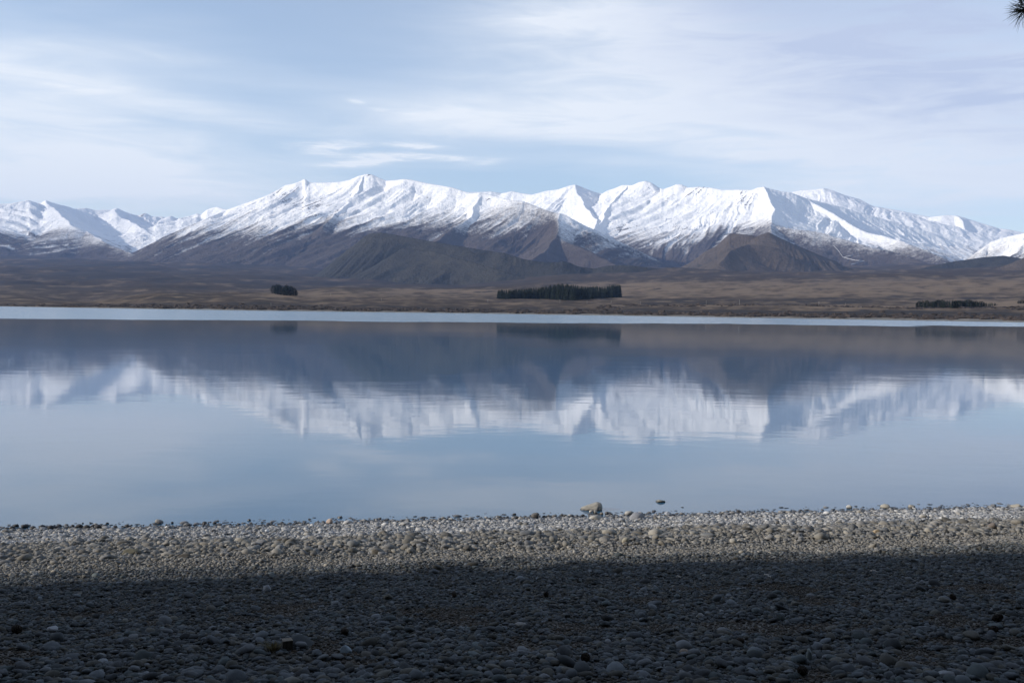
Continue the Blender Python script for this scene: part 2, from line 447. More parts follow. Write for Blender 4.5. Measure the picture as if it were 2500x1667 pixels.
# far right range
build_range('mountain_range',
    [(1700, 500, 13200), (1850, 480, 13200), (1925, 471, 13200), (1955, 465, 13200), (1990, 463, 13100), (2012, 459, 13000), (2030, 464, 13000), (2055, 474, 13000), (2100, 487, 13100), (2130, 503, 13200), (2160, 508, 13200),
     (2200, 515, 13200), (2240, 524, 13200), (2270, 530, 13100), (2310, 525, 13000), (2340, 527, 13000), (2370, 537, 13000), (2400, 546, 13000), (2440, 558, 13000), (2460, 560, 13000), (2500, 568, 13000), (2600, 580, 13000), (2900, 560, 13000)],
    [[(2055, 474, 13000), (2150, 530, 12100), (2240, 580, 11300), (2330, 622, 10500)],
     [(2340, 527, 13000), (2370, 575, 12000), (2400, 615, 11200)]],
    (1680, 2900), (9600, 15000), M_ALP, slope=0.48, gully=12, snowline=lerp_line([(1900, 560), (2300, 540), (2500, 500)]), aspect=30, rockamt=0.3, seed=12.2, nc=760, nr=220, rough=8)
build_range('mountain_range',
    [(2330, 655, 7400), (2400, 604, 7900), (2420, 590, 8000), (2450, 580, 8000), (2480, 573, 8000), (2500, 570, 7900), (2560, 550, 7800), (2650, 535, 7600), (2800, 520, 7400), (2950, 520, 7300)],
    [[(2700, 530, 7500), (2640, 600, 6900), (2560, 650, 6300)]],
    (2320, 2950), (6000, 9500), M_ALP, slope=0.6, gully=30, snowline=420, aspect=30, rockamt=0.5, seed=15.0, nc=420, nr=180, rough=8)

# the lower hills in front of the ranges
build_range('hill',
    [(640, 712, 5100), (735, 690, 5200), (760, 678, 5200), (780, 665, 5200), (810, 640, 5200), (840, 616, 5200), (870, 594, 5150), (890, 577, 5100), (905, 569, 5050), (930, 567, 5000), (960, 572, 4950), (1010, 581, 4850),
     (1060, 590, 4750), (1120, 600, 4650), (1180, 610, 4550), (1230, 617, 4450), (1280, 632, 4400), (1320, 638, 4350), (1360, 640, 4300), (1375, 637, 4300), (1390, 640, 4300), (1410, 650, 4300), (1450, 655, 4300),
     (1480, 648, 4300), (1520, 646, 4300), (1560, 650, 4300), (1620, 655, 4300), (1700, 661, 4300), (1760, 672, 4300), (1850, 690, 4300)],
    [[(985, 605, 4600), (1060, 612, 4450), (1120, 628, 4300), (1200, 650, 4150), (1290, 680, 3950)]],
    (560, 1900), (3200, 6200), M_HILL_SHADED, slope=0.66, concave=0.5, cscale=500, gully=12, gwave=85, warp=25, rough=4, nc=1000, nr=240, rockamt=0.25, scrubamt=0.25, seed=21.0)
build_range('hill',
    [(1600, 690, 5300), (1655, 656, 5400), (1690, 638, 5400), (1720, 615, 5400), (1750, 600, 5400), (1765, 585, 5400), (1782, 570, 5400), (1800, 570, 5350), (1830, 573, 5300), (1850, 576, 5300), (1862, 571, 5250), (1875, 566, 5250),
     (1890, 574, 5300), (1920, 588, 5350), (1960, 605, 5400), (2000, 622, 5500), (2040, 637, 5500), (2060, 650, 5500), (2100, 662, 5500), (2200, 685, 5500)],
    [[(1824, 595, 4900), (1790, 608, 4750), (1750, 640, 4500)], [(1824, 595, 4900), (1885, 602, 4900), (1960, 640, 4850)]],
    (1560, 2240), (3800, 6600), M_BROWN, slope=0.58, concave=0.5, cscale=500, gully=10, gwave=90, warp=25, rough=4, nc=640, nr=220, rockamt=0.25, scrubamt=0.05, seed=25.0)
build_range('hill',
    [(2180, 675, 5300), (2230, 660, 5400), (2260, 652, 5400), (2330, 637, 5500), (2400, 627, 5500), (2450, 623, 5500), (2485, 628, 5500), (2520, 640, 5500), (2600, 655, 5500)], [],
    (2150, 2640), (4300, 6600), M_HILL_SHADED, slope=0.5, concave=0.5, cscale=500, gully=5, gwave=130, warp=20, rough=4, nc=360, nr=150, scrubamt=0.0, seed=27.0)
build_range('hill',
    [(2340, 690, 4300), (2400, 668, 4300), (2430, 655, 4350), (2470, 642, 4400), (2500, 628, 4400), (2600, 590, 4500), (2750, 560, 4500), (2950, 600, 4500)], [],
    (2320, 2950), (3500, 5600), M_BROWN, slope=0.55, concave=0.5, cscale=500, gully=5, gwave=110, warp=20, rough=4, nc=360, nr=150, rockamt=0.25, scrubamt=0.1, seed=29.0)

# ------------------------------------------------------------------ plain on the far shore
HOR = lambda x: 742 + 0.0132 * x
def build_plain():
    nc, nr = 1150, 420
    A, X, Y, AA, DD = polar_grid(-900, 3400, nc, 420, 9800, nr, True)
    # photo x of each azimuth
    xs = np.linspace(-1500, 4000, 400); aa = np.array([px_ang(x, 760)[0] for x in xs])
    PX = np.interp(A, aa, xs)
    shore = np.interp(PX, [-400, 0, 150, 300, 620, 1200, 1600, 2040, 2500, 3000], [5.0, 5.5, 6.2, 7.0, 8.0, 8.2, 9.0, 10.0, 10.7, 11.5])
    Ds = H * FPX / shore
    Ds = Ds * (1 + 0.012 * fbm(PX / 60, PX * 0, 3))
    N = nc
    # elevation above the horizon in photo pixels against distance: front terrace, then the long fan behind
    def prof(ctrl):                        # ctrl: list of (photo x, [(distance factor beyond shore in m, px), ...])
        cx = [c[0] for c in ctrl]
        out = np.zeros((nr, nc))
        ks = [np.array(c[1]) for c in ctrl]
        off = DD - Ds[None, :]
        vals = []
        for k in ks:
            vals.append(np.interp(off, k[:, 0], k[:, 1]))
        vals = np.array(vals)
        ii = np.clip(np.searchsorted(cx, PX) - 1, 0, len(cx) - 2)
        f = np.clip((PX - np.array(cx)[ii]) / (np.array(cx)[ii + 1] - np.array(cx)[ii]), 0, 1)
        f = f * f * (3 - 2 * f)
        cidx = np.arange(nc)
        return vals[ii, :, cidx].T * (1 - f) + vals[ii + 1, :, cidx].T * f
    E = prof([
        (-600, [(-200, -9), (0, -5), (60, -2), (500, 6), (1500, 28), (4000, 70), (7000, 98), (9000, 108)]),
        (60, [(-200, -9), (0, -5.6), (60, -3), (500, 5), (1500, 28), (4000, 70), (7000, 95), (9000, 105)]),
        (200, [(-200, -11), (0, -6.6), (25, -3.2), (160, 2.0), (420, 3), (900, 2), (1600, 28), (3800, 70), (6600, 98), (9000, 104)]),
        (400, [(-200, -11), (0, -7), (25, -3.5), (160, 12), (430, 29), (800, 27), (1600, 36), (3800, 72), (6300, 98), (9000, 104)]),
        (620, [(-200, -11), (0, -8), (25, -4), (160, 11), (450, 25), (800, 32), (1200, 28), (2000, 44), (3800, 72), (6300, 98), (9000, 104)]),
        (850, [(-200, -11), (0, -8), (25, -4), (160, 9), (450, 22), (900, 40), (1300, 46), (1900, 44), (3500, 66), (6000, 92), (9000, 104)]),
        (1100, [(-200, -11), (0, -8.2), (25, -4), (150, 8), (420, 20), (900, 36), (1500, 50), (2100, 50), (3500, 62), (6000, 90), (9000, 104)]),
        (1400, [(-200, -12), (0, -8.6), (25, -4), (140, 8), (420, 21), (900, 36), (1700, 60), (2500, 74), (3600, 92), (6000, 104), (9000, 112)]),
        (1700, [(-200, -12), (0, -9.2), (25, -4.3), (130, 8), (400, 20), (900, 40), (1700, 70), (2600, 86), (3600, 100), (6000, 106), (9000, 110)]),
        (2000, [(-200, -13), (0, -10), (25, -4.5), (120, 8), (380, 20), (900, 42), (1600, 73), (2300, 82), (3600, 98), (6000, 110), (9000, 118)]),
        (2300, [(-200, -13), (0, -10.4), (22, -4.5), (120, 8), (350, 18), (850, 38), (1500, 72), (2300, 86), (3600, 100), (6000, 112), (9000, 120)]),
        (2600, [(-200, -13), (0, -10.9), (22, -4.5), (110, 9), (350, 24), (850, 42), (1500, 70), (2300, 88), (3600, 102), (6000, 114), (9000, 124)]),
        (3400, [(-200, -13), (0, -11), (22, -4.5), (110, 9), (350, 24), (850, 42), (1500, 70), (2300, 88), (3600, 102), (6000, 114), (9000, 124)])])
    off = DD - Ds[None, :]
    Z = H + E / FPX * DD
    bump = sstep(30, 200, off)
    Z += bump * (2.2 * fbm(X / 140, Y / 140, 4) + np.minimum(DD / 1000, 5) * 2.6 * fbm(X / 420 + 4, Y / 420, 4))
    Z += sstep(1500, 3000, off) * 8 * fbm(X / 500 + 1, Y / 350, 5)
    Z = np.where(off < 3, np.minimum(Z, 0.05 * off), Z)
    Z = np.maximum(Z, -3.5)
    # ground cover: r pale dry grass, g dark scrub and painted far-left shade, b shore gravel
    rad = fbm(AA * 60, np.log(DD) * 14, 5)
    pale = 0.45 + 0.36 * rad + 0.22 * fbm(X / 90, Y / 60, 4)
    scrub = 0.16 + 0.30 * fbm(AA * 45 + 9, np.log(DD) * 20 + 3, 5) + 0.22 * fbm(X / 60, Y / 60, 3)
    PXX = np.broadcast_to(PX[None, :], E.shape)
    PY = HOR(PXX) - (Z - H) / DD * FPX
    def band(x0, x1, y0, y1, k, sx=60, sy=3):
        return k * sstep(x0 - sx, x0 + sx, PXX) * (1 - sstep(x1 - sx, x1 + sx, PXX)) * sstep(y0 - sy, y0 + sy, PY) * (1 - sstep(y1 - sy, y1 + sy, PY))
    scrub += sstep(15, 40, off) * (1 - sstep(110, 200, off)) * 0.42
    scrub += band(1520, 2130, 729, 745, 0.42) + band(2130, 2700, 722, 735, 0.25) + band(300, 560, 715, 735, 0.3)
    scrub += band(1480, 2500, 757, 772, 0.25)
    pale += band(1950, 2320, 748, 753, 0.4) + band(2280, 2600, 742, 750, 0.6) + band(1400, 2600, 690, 726, 0.30, 80, 8) + band(640, 1420, 708, 732, 0.18, 80, 5) + band(640, 850, 720, 726, 0.4, 30) + band(960, 1200, 706, 714, 0.4, 40) + band(1150, 1330, 740, 743, 0.5, 40, 1)
    pale -= 0.28 * (1 - sstep(676, 694, PY)) * sstep(1000, 1500, PXX)
    fan = sstep(1300, 2200, off)
    far = fan * (1 - sstep(1150, 1500, PXX))
    mott = fbm(AA * 14 + 2, np.log(DD) * 8 + 5, 5)
    pale = pale - 0.30 * far + 0.55 * far * np.clip(mott, 0, 1) - 0.12 * (1 - sstep(1350, 1600, PXX))
    scrub = scrub + far * (0.30 - 0.45 * mott)  # darkens the far-left fan: cloud shade and haze put into the cover
    grav = 1 - sstep(14, 24, off + 5 * fbm(X / 25, Y / 25, 3))
    cover = np.stack([pale, scrub, grav, np.ones_like(X)], -1).reshape(-1, 4)
    m, nt, b = new_mat('dry_grass_plain')
    pos = nt.n('ShaderNodeNewGeometry').outputs['Position']
    c = attr(nt, 'cover')
    n2 = nt.noise(pos, 1 / 30, 6, 0.7); n3 = nt.noise(pos, 1 / 6, 3, 0.6); n1 = nt.noise(pos, 1 / 170, 4, 0.6)
    jit = nt.m('ADD', nt.m('MULTIPLY', nt.m('SUBTRACT', n2, 0.5), 1.2), nt.m('ADD', nt.m('MULTIPLY', nt.m('SUBTRACT', n3, 0.5), 0.7), nt.m('MULTIPLY', nt.m('SUBTRACT', n1, 0.5), 0.9)))
    col = nt.mix(nt.ss(nt.m('ADD', c[0], jit), 0.1, 0.95), (0.050, 0.038, 0.031), (0.175, 0.130, 0.092))
    col = nt.mix(nt.ss(nt.m('ADD', c[1], jit), 0.38, 0.72), col, (0.034, 0.030, 0.030))
    col = nt.mix(c[2], col, nt.mix(nt.ss(n3, 0.3, 0.7), (0.13, 0.125, 0.115), (0.22, 0.21, 0.19)))
    nt.set(b.inputs['Base Color'], col)
    b.inputs['Roughness'].default_value = 0.95
    b.inputs['Specular IOR Level'].default_value = 0.1
    bp = nt.n('ShaderNodeBump'); bp.inputs['Strength'].default_value = 0.5; bp.inputs['Distance'].default_value = 2.5
    nt.set(bp.inputs['Height'], nt.m('ADD', n2, nt.m('MULTIPLY', n3, 0.4)))
    nt.set(b.inputs['Normal'], bp.outputs[0])
    o = np_mesh('plain', np.stack([X, Y, Z], -1).reshape(-1, 3), grid_faces(nr, nc), m, True, {'cover': cover})
    tag(o, kind='structure')
    return o, (A, PX, Ds)
plain, (PA, PPX, PDS) = build_plain()
bpy.context.view_layer.update()
EYE = Vector((0, 0, H))
def on_plain(x, y):
    ok, p, n, k = plain.ray_cast(EYE, px_dir(x, y).normalized())
    return p if ok else None
def drop_plain(x, y):
    ok, p, n, k = plain.ray_cast(Vector((x, y, 3000)), Vector((0, 0, -1)))
    return p if ok else None

# the zigzag track that shows pale on the foot of the right range
def track(lines, wide):
    m, nt, b = new_mat('snowy_track')
    nt.set(b.inputs['Base Color'], nt.mix(nt.noise(nt.n('ShaderNodeNewGeometry').outputs['Position'], 0.2, 2), (0.26, 0.26, 0.27), (0.5, 0.51, 0.53)))
    b.inputs['Roughness'].default_value = 0.9
    V, F = [], []
    for ln in lines:
        P = []
        for (xa, ya), (xb, yb) in zip(ln[:-1], ln[1:]):
            for f in np.linspace(0, 1, 10):
                best = None
                for o in (right_range,):
                    ok, p, n, k = o.ray_cast(EYE, px_dir(xa + (xb - xa) * f + random.uniform(-.4, .4), ya + (yb - ya) * f).normalized())
                    if ok: best = (p, n)
                if best: P.append(best)
        n0 = len(V)
        for (p, n) in P:
            lift = n * 2.0 + (EYE - p).normalized() * 3.0
            V += [p + lift + Vector((0, 0, -wide / 2)), p + lift + Vector((0, 0, wide / 2))]
        for i in range(len(P) - 1):
            a = n0 + 2 * i
            F.append((a, a + 2, a + 3, a + 1))
    o = np_mesh('track', np.array([v[:] for v in V]), F, m)
    tag(o, kind='structure')
track([[(2035, 600), (2046, 611), (2058, 628.6), (2083, 623)], [(2060, 629), (2088, 636), (2110, 637.5), (2078, 646)], [(1985, 593), (1990, 588), (2001, 580)]], 5.0)

# ------------------------------------------------------------------ lake
def water_mat():
    m, nt, b = new_mat('lake_water')
    pos = nt.n('ShaderNodeNewGeometry').outputs['Position']
    x, y, z = nt.xyz(pos)
    # the breeze has ruffled everything beyond a line about 200 m out
    line = nt.m('SUBTRACT', y, nt.m('ADD', nt.m('MULTIPLY', x, 0.449), 199.0))
    wob = nt.noise(nt.mapping(pos, (1, 0.25, 1)), 1 / 40, 4, 0.6)
    line = nt.m('ADD', line, nt.m('MULTIPLY', nt.m('SUBTRACT', wob, 0.5), 85.0))
    ruf = nt.ss(line, -3.0, 7.0)
    streak = nt.ss(nt.noise(nt.mapping(pos, (0.25, 1, 1), (0, 0, R(-24))), 1 / 38, 3, 0.5), 0.52, 0.68)
    ruf = nt.m('MULTIPLY', ruf, nt.m('SUBTRACT', 1.0, nt.m('MULTIPLY', streak, 0.18)))
    # milky glacial water; ruffled part brighter, missing sky reflection painted into its base
    nt.set(b.inputs['Base Color'], nt.mix(ruf, (0.044, 0.118, 0.200), (0.17, 0.29, 0.38)))
    b.inputs['IOR'].default_value = 1.33
    nt.set(b.inputs['Roughness'], nt.m('ADD', 0.045, nt.m('MULTIPLY', ruf, 0.145)))
    r1 = nt.noise(nt.mapping(pos, (0.7, 1.0, 1)), 1.7, 2, 0.5)
    r2 = nt.noise(nt.mapping(pos, (0.7, 1.0, 1)), 0.65, 2, 0.5)
    r3 = nt.noise(nt.mapping(pos, (0.6, 1.0, 1)), 0.2, 2, 0.5)
    patch = nt.ss(nt.noise(nt.mapping(pos, (0.3, 1.0, 1)), 1 / 14, 3, 0.5), 0.35, 0.7, 0.3, 1.0)
    hgt = nt.m('MULTIPLY', nt.m('ADD', nt.m('ADD', nt.m('MULTIPLY', r1, 0.0018), nt.m('MULTIPLY', r2, 0.0038)), nt.m('MULTIPLY', r3, 0.004)), patch)
    bp = nt.n('ShaderNodeBump'); bp.inputs['Strength'].default_value = 1.0; bp.inputs['Distance'].default_value = 1.0
    nt.set(bp.inputs['Height'], hgt)
    nt.set(b.inputs['Normal'], bp.outputs[0])
    return m
ys = np.concatenate([np.array([4.0, 40.0, 150.0]), np.linspace(400, 3000, 10), [9500.0]])
xs = np.linspace(-9000, 9000, 24)
gx, gy = np.meshgrid(xs, ys)
lake = np_mesh('lake', np.stack([gx, gy, gx * 0], -1).reshape(-1, 3), grid_faces(len(ys), len(xs)), water_mat())
tag(lake, kind='structure')

# ------------------------------------------------------------------ near beach
P0 = px_plane(0, 1291.5); P1 = px_plane(2500, 1235)
SU = (P1 - P0).normalized(); SN = Vector((SU.y, -SU.x, 0))      # along the shore, inland
def beach_z(x, y):
    x, y = np.asarray(x, float), np.asarray(y, float)
    s = (x - P0.x) * SN.x + (y - P0.y) * SN.y
    t = (x - P0.x) * SU.x + (y - P0.y) * SU.y
    s = s - 0.13 + 0.07 * fbm(t / 2.3, t * 0 + 0.5, 3) * np.exp(-np.abs(s) / 3)
    z = np.where(s > 0, 0.115 * s + 0.03 * np.exp(-((s - 2.2) / 0.6) ** 2) - 0.004 * np.maximum(s - 4, 0) ** 2, 0.07 * s)
    z = np.where(s > 10, 0.115 * 10 - 0.004 * 36 + 0.03 * (s - 10), z)
    z = np.where(s < -6, -0.42 + 0.3 * (s + 6), z)
    z = np.maximum(z, -3.4)
    return z + 0.022 * fbm(x / 0.9, y / 0.9, 3) * sstep(-0.5, 1.0, s)
def shore_s(x, y):
    return (x - P0.x) * SN.x + (y - P0.y) * SN.y
def hit_beach(x, y):                      # where the ray through a photo pixel meets the beach
    d = px_dir(x, y).normalized()
    k = (0 - H) / d.z
    lo, hi = 0.5, k
    for _ in range(40):
        mid_ = (lo + hi) / 2
        p = EYE + d * mid_
        if p.z > float(beach_z(p.x, p.y)): lo = mid_
        else: hi = mid_
    p = EYE + d * lo
    return Vector((p.x, p.y, max(p.z, 0.0)))

def gravel_mat(name='gravel_bed', bed=True):
    m, nt, b = new_mat(name)
    g = nt.n('ShaderNodeNewGeometry')
    pos = g.outputs['Position']
    z = nt.xyz(pos)[2]
    if bed:
        v = nt.n('ShaderNodeTexVoronoi'); nt.set(v.inputs['Vector'], pos); v.inputs['Scale'].default_value = 26
        n = nt.noise(pos, 1.3, 4, 0.6)
        col = nt.mix(nt.ss(n, 0.35, 0.65), (0.05, 0.042, 0.034), (0.10, 0.095, 0.085))
        vb = nt.n('ShaderNodeSeparateColor'); nt.t.links.new(v.outputs['Color'], vb.inputs[0])
        col = nt.mix(nt.m('MULTIPLY', vb.outputs[0], 0.6), col, (0.17, 0.165, 0.155))
        bp = nt.n('ShaderNodeBump'); bp.inputs['Strength'].default_value = 1; bp.inputs['Distance'].default_value = 0.03
        bp.invert = True
        nt.set(bp.inputs['Height'], v.outputs['Distance'])
        nt.set(b.inputs['Normal'], bp.outputs[0])
    else:
        a = nt.n('ShaderNodeAttribute', attribute_name='tint').outputs['Color']
        n = nt.noise(pos, 55, 4, 0.65); n2 = nt.noise(pos, 260, 2, 0.6)
        f = nt.m('ADD', 0.62, nt.m('ADD', nt.m('MULTIPLY', n, 0.5), nt.m('MULTIPLY', n2, 0.25)))
        col = nt.mix(1.0, a, nt.comb(f, f, f), 'MULTIPLY')
        bp = nt.n('ShaderNodeBump'); bp.inputs['Strength'].default_value = 0.35; bp.inputs['Distance'].default_value = 0.004
        nt.set(bp.inputs['Height'], n)
        nt.set(b.inputs['Normal'], bp.outputs[0])
    wet = nt.ss(z, 0.006, 0.028, 1.0, 0.0)
    col = nt.mix(wet, col, nt.mix(1.0, col, (0.30, 0.30, 0.31), 'MULTIPLY'))
    nt.set(b.inputs['Base Color'], col)
    nt.set(b.inputs['Roughness'], nt.m('SUBTRACT', 0.9, nt.m('MULTIPLY', wet, 0.5)))
    b.inputs['Specular IOR Level'].default_value = 0.25
    return m
gx_ = np.unique(np.concatenate([-np.geomspace(9, 2500, 40), np.linspace(-9, 9, 181), np.geomspace(9, 2500, 40)]))
gy_ = np.unique(np.concatenate([-np.geomspace(1, 2500, 40), np.linspace(-1, 15, 161), np.geomspace(15, 60, 20)]))
gx, gy = np.meshgrid(gx_, gy_)
gz = beach_z(gx, gy)
gz = np.where(gy < -40, np.minimum(gz, 6.0), np.minimum(gz, 6.0))
beach = np_mesh('beach', np.stack([gx, gy, gz], -1).reshape(-1, 3), grid_faces(len(gy_), len(gx_)), gravel_mat())
tag(beach, kind='structure')

# pebble shapes ------------------------------------------------------
def ico(sub):
    bm = bmesh.new(); bmesh.ops.create_icosphere(bm, subdivisions=sub, radius=1.0)
    V = np.array([v.co[:] for v in bm.verts]); F = np.array([[v.index for v in f.verts] for f in bm.faces]); bm.free()
    return V, F
ICO = {s: ico(s) for s in (1, 2, 3, 4)}
def stone_shape(sub, rng, flat=None, angular=0.5, lumps=0.22):
    V = ICO[sub][0].copy()
    for _ in range(4):                     # broad lumps
        d = rng.normal(size=3); d /= np.linalg.norm(d)
        V *= (1 + lumps * rng.uniform(-1, 1) * np.clip(V @ d, 0, 1) ** 2)[:, None]
    for _ in range(int(4 + 8 * angular)):  # worn facets
        d = rng.normal(size=3); d /= np.linalg.norm(d)
        h = rng.uniform(0.55, 0.9)
        e = V @ d - h
        V -= np.where(e > 0, e * 0.93, 0)[:, None] * d
    sx, sy = rng.uniform(0.85, 1.25), rng.uniform(0.65, 0.95)
    sz = flat if flat else rng.uniform(0.34, 0.60)
    return V * np.array([sx, sy, sz])
SH = {s: [stone_shape(s, np.random.default_rng(100 + i), None, 0.45 + 0.6 * (i % 5) / 5) for i in range(20)] for s in (1, 2, 3)}

def rot_mats(yaw, tx, ty):
    cz, sz = np.cos(yaw), np.sin(yaw); cx, sx = np.cos(tx), np.sin(tx); cy, sy = np.cos(ty), np.sin(ty)
    Rz = np.zeros((len(yaw), 3, 3)); Rz[:, 0, 0] = cz; Rz[:, 0, 1] = -sz; Rz[:, 1, 0] = sz; Rz[:, 1, 1] = cz; Rz[:, 2, 2] = 1
    Rx = np.zeros_like(Rz); Rx[:, 0, 0] = 1; Rx[:, 1, 1] = cx; Rx[:, 1, 2] = -sx; Rx[:, 2, 1] = sx; Rx[:, 2, 2] = cx
    Ry = np.zeros_like(Rz); Ry[:, 1, 1] = 1; Ry[:, 0, 0] = cy; Ry[:, 0, 2] = sy; Ry[:, 2, 0] = -sy; Ry[:, 2, 2] = cy
    return Rz @ Rx @ Ry

# stones of the beach by distance from the water: (from, to, mean radius m, spread, spacing m)
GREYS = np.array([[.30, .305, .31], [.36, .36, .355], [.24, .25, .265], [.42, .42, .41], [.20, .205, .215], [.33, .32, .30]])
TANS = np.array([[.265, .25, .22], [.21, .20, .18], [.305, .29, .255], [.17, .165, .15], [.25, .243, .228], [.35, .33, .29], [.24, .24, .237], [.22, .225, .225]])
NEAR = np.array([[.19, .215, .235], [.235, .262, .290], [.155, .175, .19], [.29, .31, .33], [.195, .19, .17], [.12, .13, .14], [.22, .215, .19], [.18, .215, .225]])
def scatter():
    P, RAD, TINT = [], [], []
    def zone(s0, s1, rad, spread, spacing, pal, bright, keep=1.0, tmin=-2.5, tmax=16.5):
        t = np.arange(tmin, tmax, spacing); s = np.arange(s0, s1, spacing * 0.8)
        T, Sg = np.meshgrid(t, s)
        T = T + RNG.uniform(-.6, .6, T.shape) * spacing; Sg = Sg + RNG.uniform(-.6, .6, T.shape) * spacing
        x = P0.x + SU.x * T + SN.x * Sg; y = P0.y + SU.y * T + SN.y * Sg
        x, y, Sg, T = x.ravel(), y.ravel(), Sg.ravel(), T.ravel()
        k = (np.abs(x) < 0.62 * y + 1.3) & (y > 2.6)
        if keep < 1: k &= RNG.uniform(size=k.shape) < keep
        x, y, Sg, T = x[k], y[k], Sg[k], T[k]
        r = rad * np.exp(RNG.normal(0, spread, len(x)))
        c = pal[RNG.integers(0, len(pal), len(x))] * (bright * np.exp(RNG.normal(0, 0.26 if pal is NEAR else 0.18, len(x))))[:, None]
        return x, y, Sg, T, r, c
    def add(q, mask=None):
        x, y, Sg, T, r, c = q
        if mask is None: mask = np.ones(len(x), bool)
        P.append(np.stack([x[mask], y[mask]], 1)); RAD.append(r[mask]); TINT.append(c[mask])
    wob = lambda T: 0.25 * fbm(T / 1.7, T * 0 + 3.3, 3)
    # pale dry stones next to the water, thinning out under it
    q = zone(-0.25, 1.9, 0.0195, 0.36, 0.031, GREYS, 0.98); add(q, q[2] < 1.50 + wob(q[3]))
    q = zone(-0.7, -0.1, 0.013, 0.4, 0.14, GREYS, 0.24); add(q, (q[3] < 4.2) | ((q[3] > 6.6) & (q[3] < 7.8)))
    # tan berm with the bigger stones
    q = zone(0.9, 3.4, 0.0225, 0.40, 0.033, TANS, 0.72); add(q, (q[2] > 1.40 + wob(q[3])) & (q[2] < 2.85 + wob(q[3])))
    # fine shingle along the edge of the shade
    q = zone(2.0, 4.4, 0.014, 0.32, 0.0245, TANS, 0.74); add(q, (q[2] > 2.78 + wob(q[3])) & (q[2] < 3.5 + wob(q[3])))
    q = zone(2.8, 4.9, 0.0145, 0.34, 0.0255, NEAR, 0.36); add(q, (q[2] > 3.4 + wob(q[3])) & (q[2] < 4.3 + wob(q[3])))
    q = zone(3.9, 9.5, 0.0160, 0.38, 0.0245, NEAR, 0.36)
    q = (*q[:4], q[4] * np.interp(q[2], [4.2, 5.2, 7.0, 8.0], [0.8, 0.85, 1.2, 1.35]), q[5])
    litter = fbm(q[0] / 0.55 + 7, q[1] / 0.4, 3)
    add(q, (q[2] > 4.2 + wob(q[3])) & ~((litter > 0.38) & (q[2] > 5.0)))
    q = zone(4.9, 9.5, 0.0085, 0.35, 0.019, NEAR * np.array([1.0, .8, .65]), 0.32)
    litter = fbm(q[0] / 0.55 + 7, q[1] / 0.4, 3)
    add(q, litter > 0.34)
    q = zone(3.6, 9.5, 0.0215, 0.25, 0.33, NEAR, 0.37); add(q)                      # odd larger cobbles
    q = zone(0.6, 2.4, 0.034, 0.25, 0.33, TANS, 0.6); add(q)
    P_, R_, T_ = np.concatenate(P), np.concatenate(RAD), np.concatenate(TINT)
    return P_, np.clip(R_, 0.008, 0.075), T_
def merge_stones(P, RAD, TINT, sink=0.25):
    n = len(P)
    z = beach_z(P[:, 0], P[:, 1]) + RAD * RNG.uniform(-0.05, 0.4, n)
    M = rot_mats(RNG.uniform(0, 6.283, n), RNG.normal(0, 0.22, n), RNG.normal(0, 0.22, n))
    dist = np.hypot(P[:, 0], P[:, 1])
    lod = np.where(RAD / dist * 1000 > 5.5, 2, 1)
    var = RNG.integers(0, 20, n)
    VV, FF, TT, SS, off = [], [], [], [], 0
    for l in (1, 2):
        base_f = ICO[l][1]
        for v in range(20):
            idx = np.where((lod == l) & (var == v))[0]
            if not len(idx): continue
            sh = SH[l][v]
            pts = np.einsum('nij,vj->nvi', M[idx] * RAD[idx][:, None, None], sh)
            pts[:, :, 0] += P[idx, 0][:, None]; pts[:, :, 1] += P[idx, 1][:, None]; pts[:, :, 2] += z[idx][:, None]
            k = sh.shape[0]
            f = base_f[None] + (np.arange(len(idx)) * k)[:, None, None] + off
            VV.append(pts.reshape(-1, 3)); FF.append(f.reshape(-1, 3)); SS.append(np.full(len(idx) * len(base_f), not (l == 1 and v % 2)))
            TT.append(np.repeat(np.concatenate([TINT[idx], np.ones((len(idx), 1))], 1), k, axis=0))
            off += len(idx) * k
    return np.concatenate(VV), np.concatenate(FF), np.concatenate(TT), np.concatenate(SS)
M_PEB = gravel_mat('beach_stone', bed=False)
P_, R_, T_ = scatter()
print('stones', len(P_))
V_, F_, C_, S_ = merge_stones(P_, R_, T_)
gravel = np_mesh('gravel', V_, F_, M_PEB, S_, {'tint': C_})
tag(gravel, kind='stuff')
del V_, F_, C_

# single stones -------------------------------------------------------
def stone(name, label, cat, x, y, wpx, ratio, tint, seed, flat=0.55, ang=0.5, group=None, sub=3, lift=0.3, yaw=None, z=None, lumps=0.22, depth=0.8):
    """a stone whose base stands at photo pixel x, y and is wpx photo pixels wide"""
    p = hit_beach(x, y) if z is None else px_plane(x, y, z)
    d = (p - EYE).dot(fwd)
    wid = wpx / FPX * d
    rng = np.random.default_rng(seed)
    Vs = stone_shape(sub, rng, 1.0, ang, lumps)
    ext = Vs.max(0) - Vs.min(0)
    Vs = (Vs - (Vs.max(0) + Vs.min(0)) / 2) / ext
    Vs = Vs * np.array([wid, wid * depth, wid * ratio / max(1e-3, (0.5 + lift))])
    Vs[:, 2] += wid * ratio * (lift / (0.5 + lift)) if False else 0
    hz = wid * ratio / (0.5 + lift)
    Vs[:, 2] += hz * lift
    Vs += 0.012 * wid * np.stack([fbm(Vs[:, 0] / wid * 9 + i, Vs[:, 1] / wid * 9 + Vs[:, 2] / wid * 7, 3) for i in range(3)], 1)
    o = np_mesh(name, Vs, ICO[sub][1], M_PEB, True, {'tint': np.tile([*tint, 1], (len(Vs), 1))})
    o.location = p
    o.rotation_euler = (0, 0, random.uniform(-0.35, 0.35) if yaw is None else yaw)
    tag(o, label, cat, group)
    return o

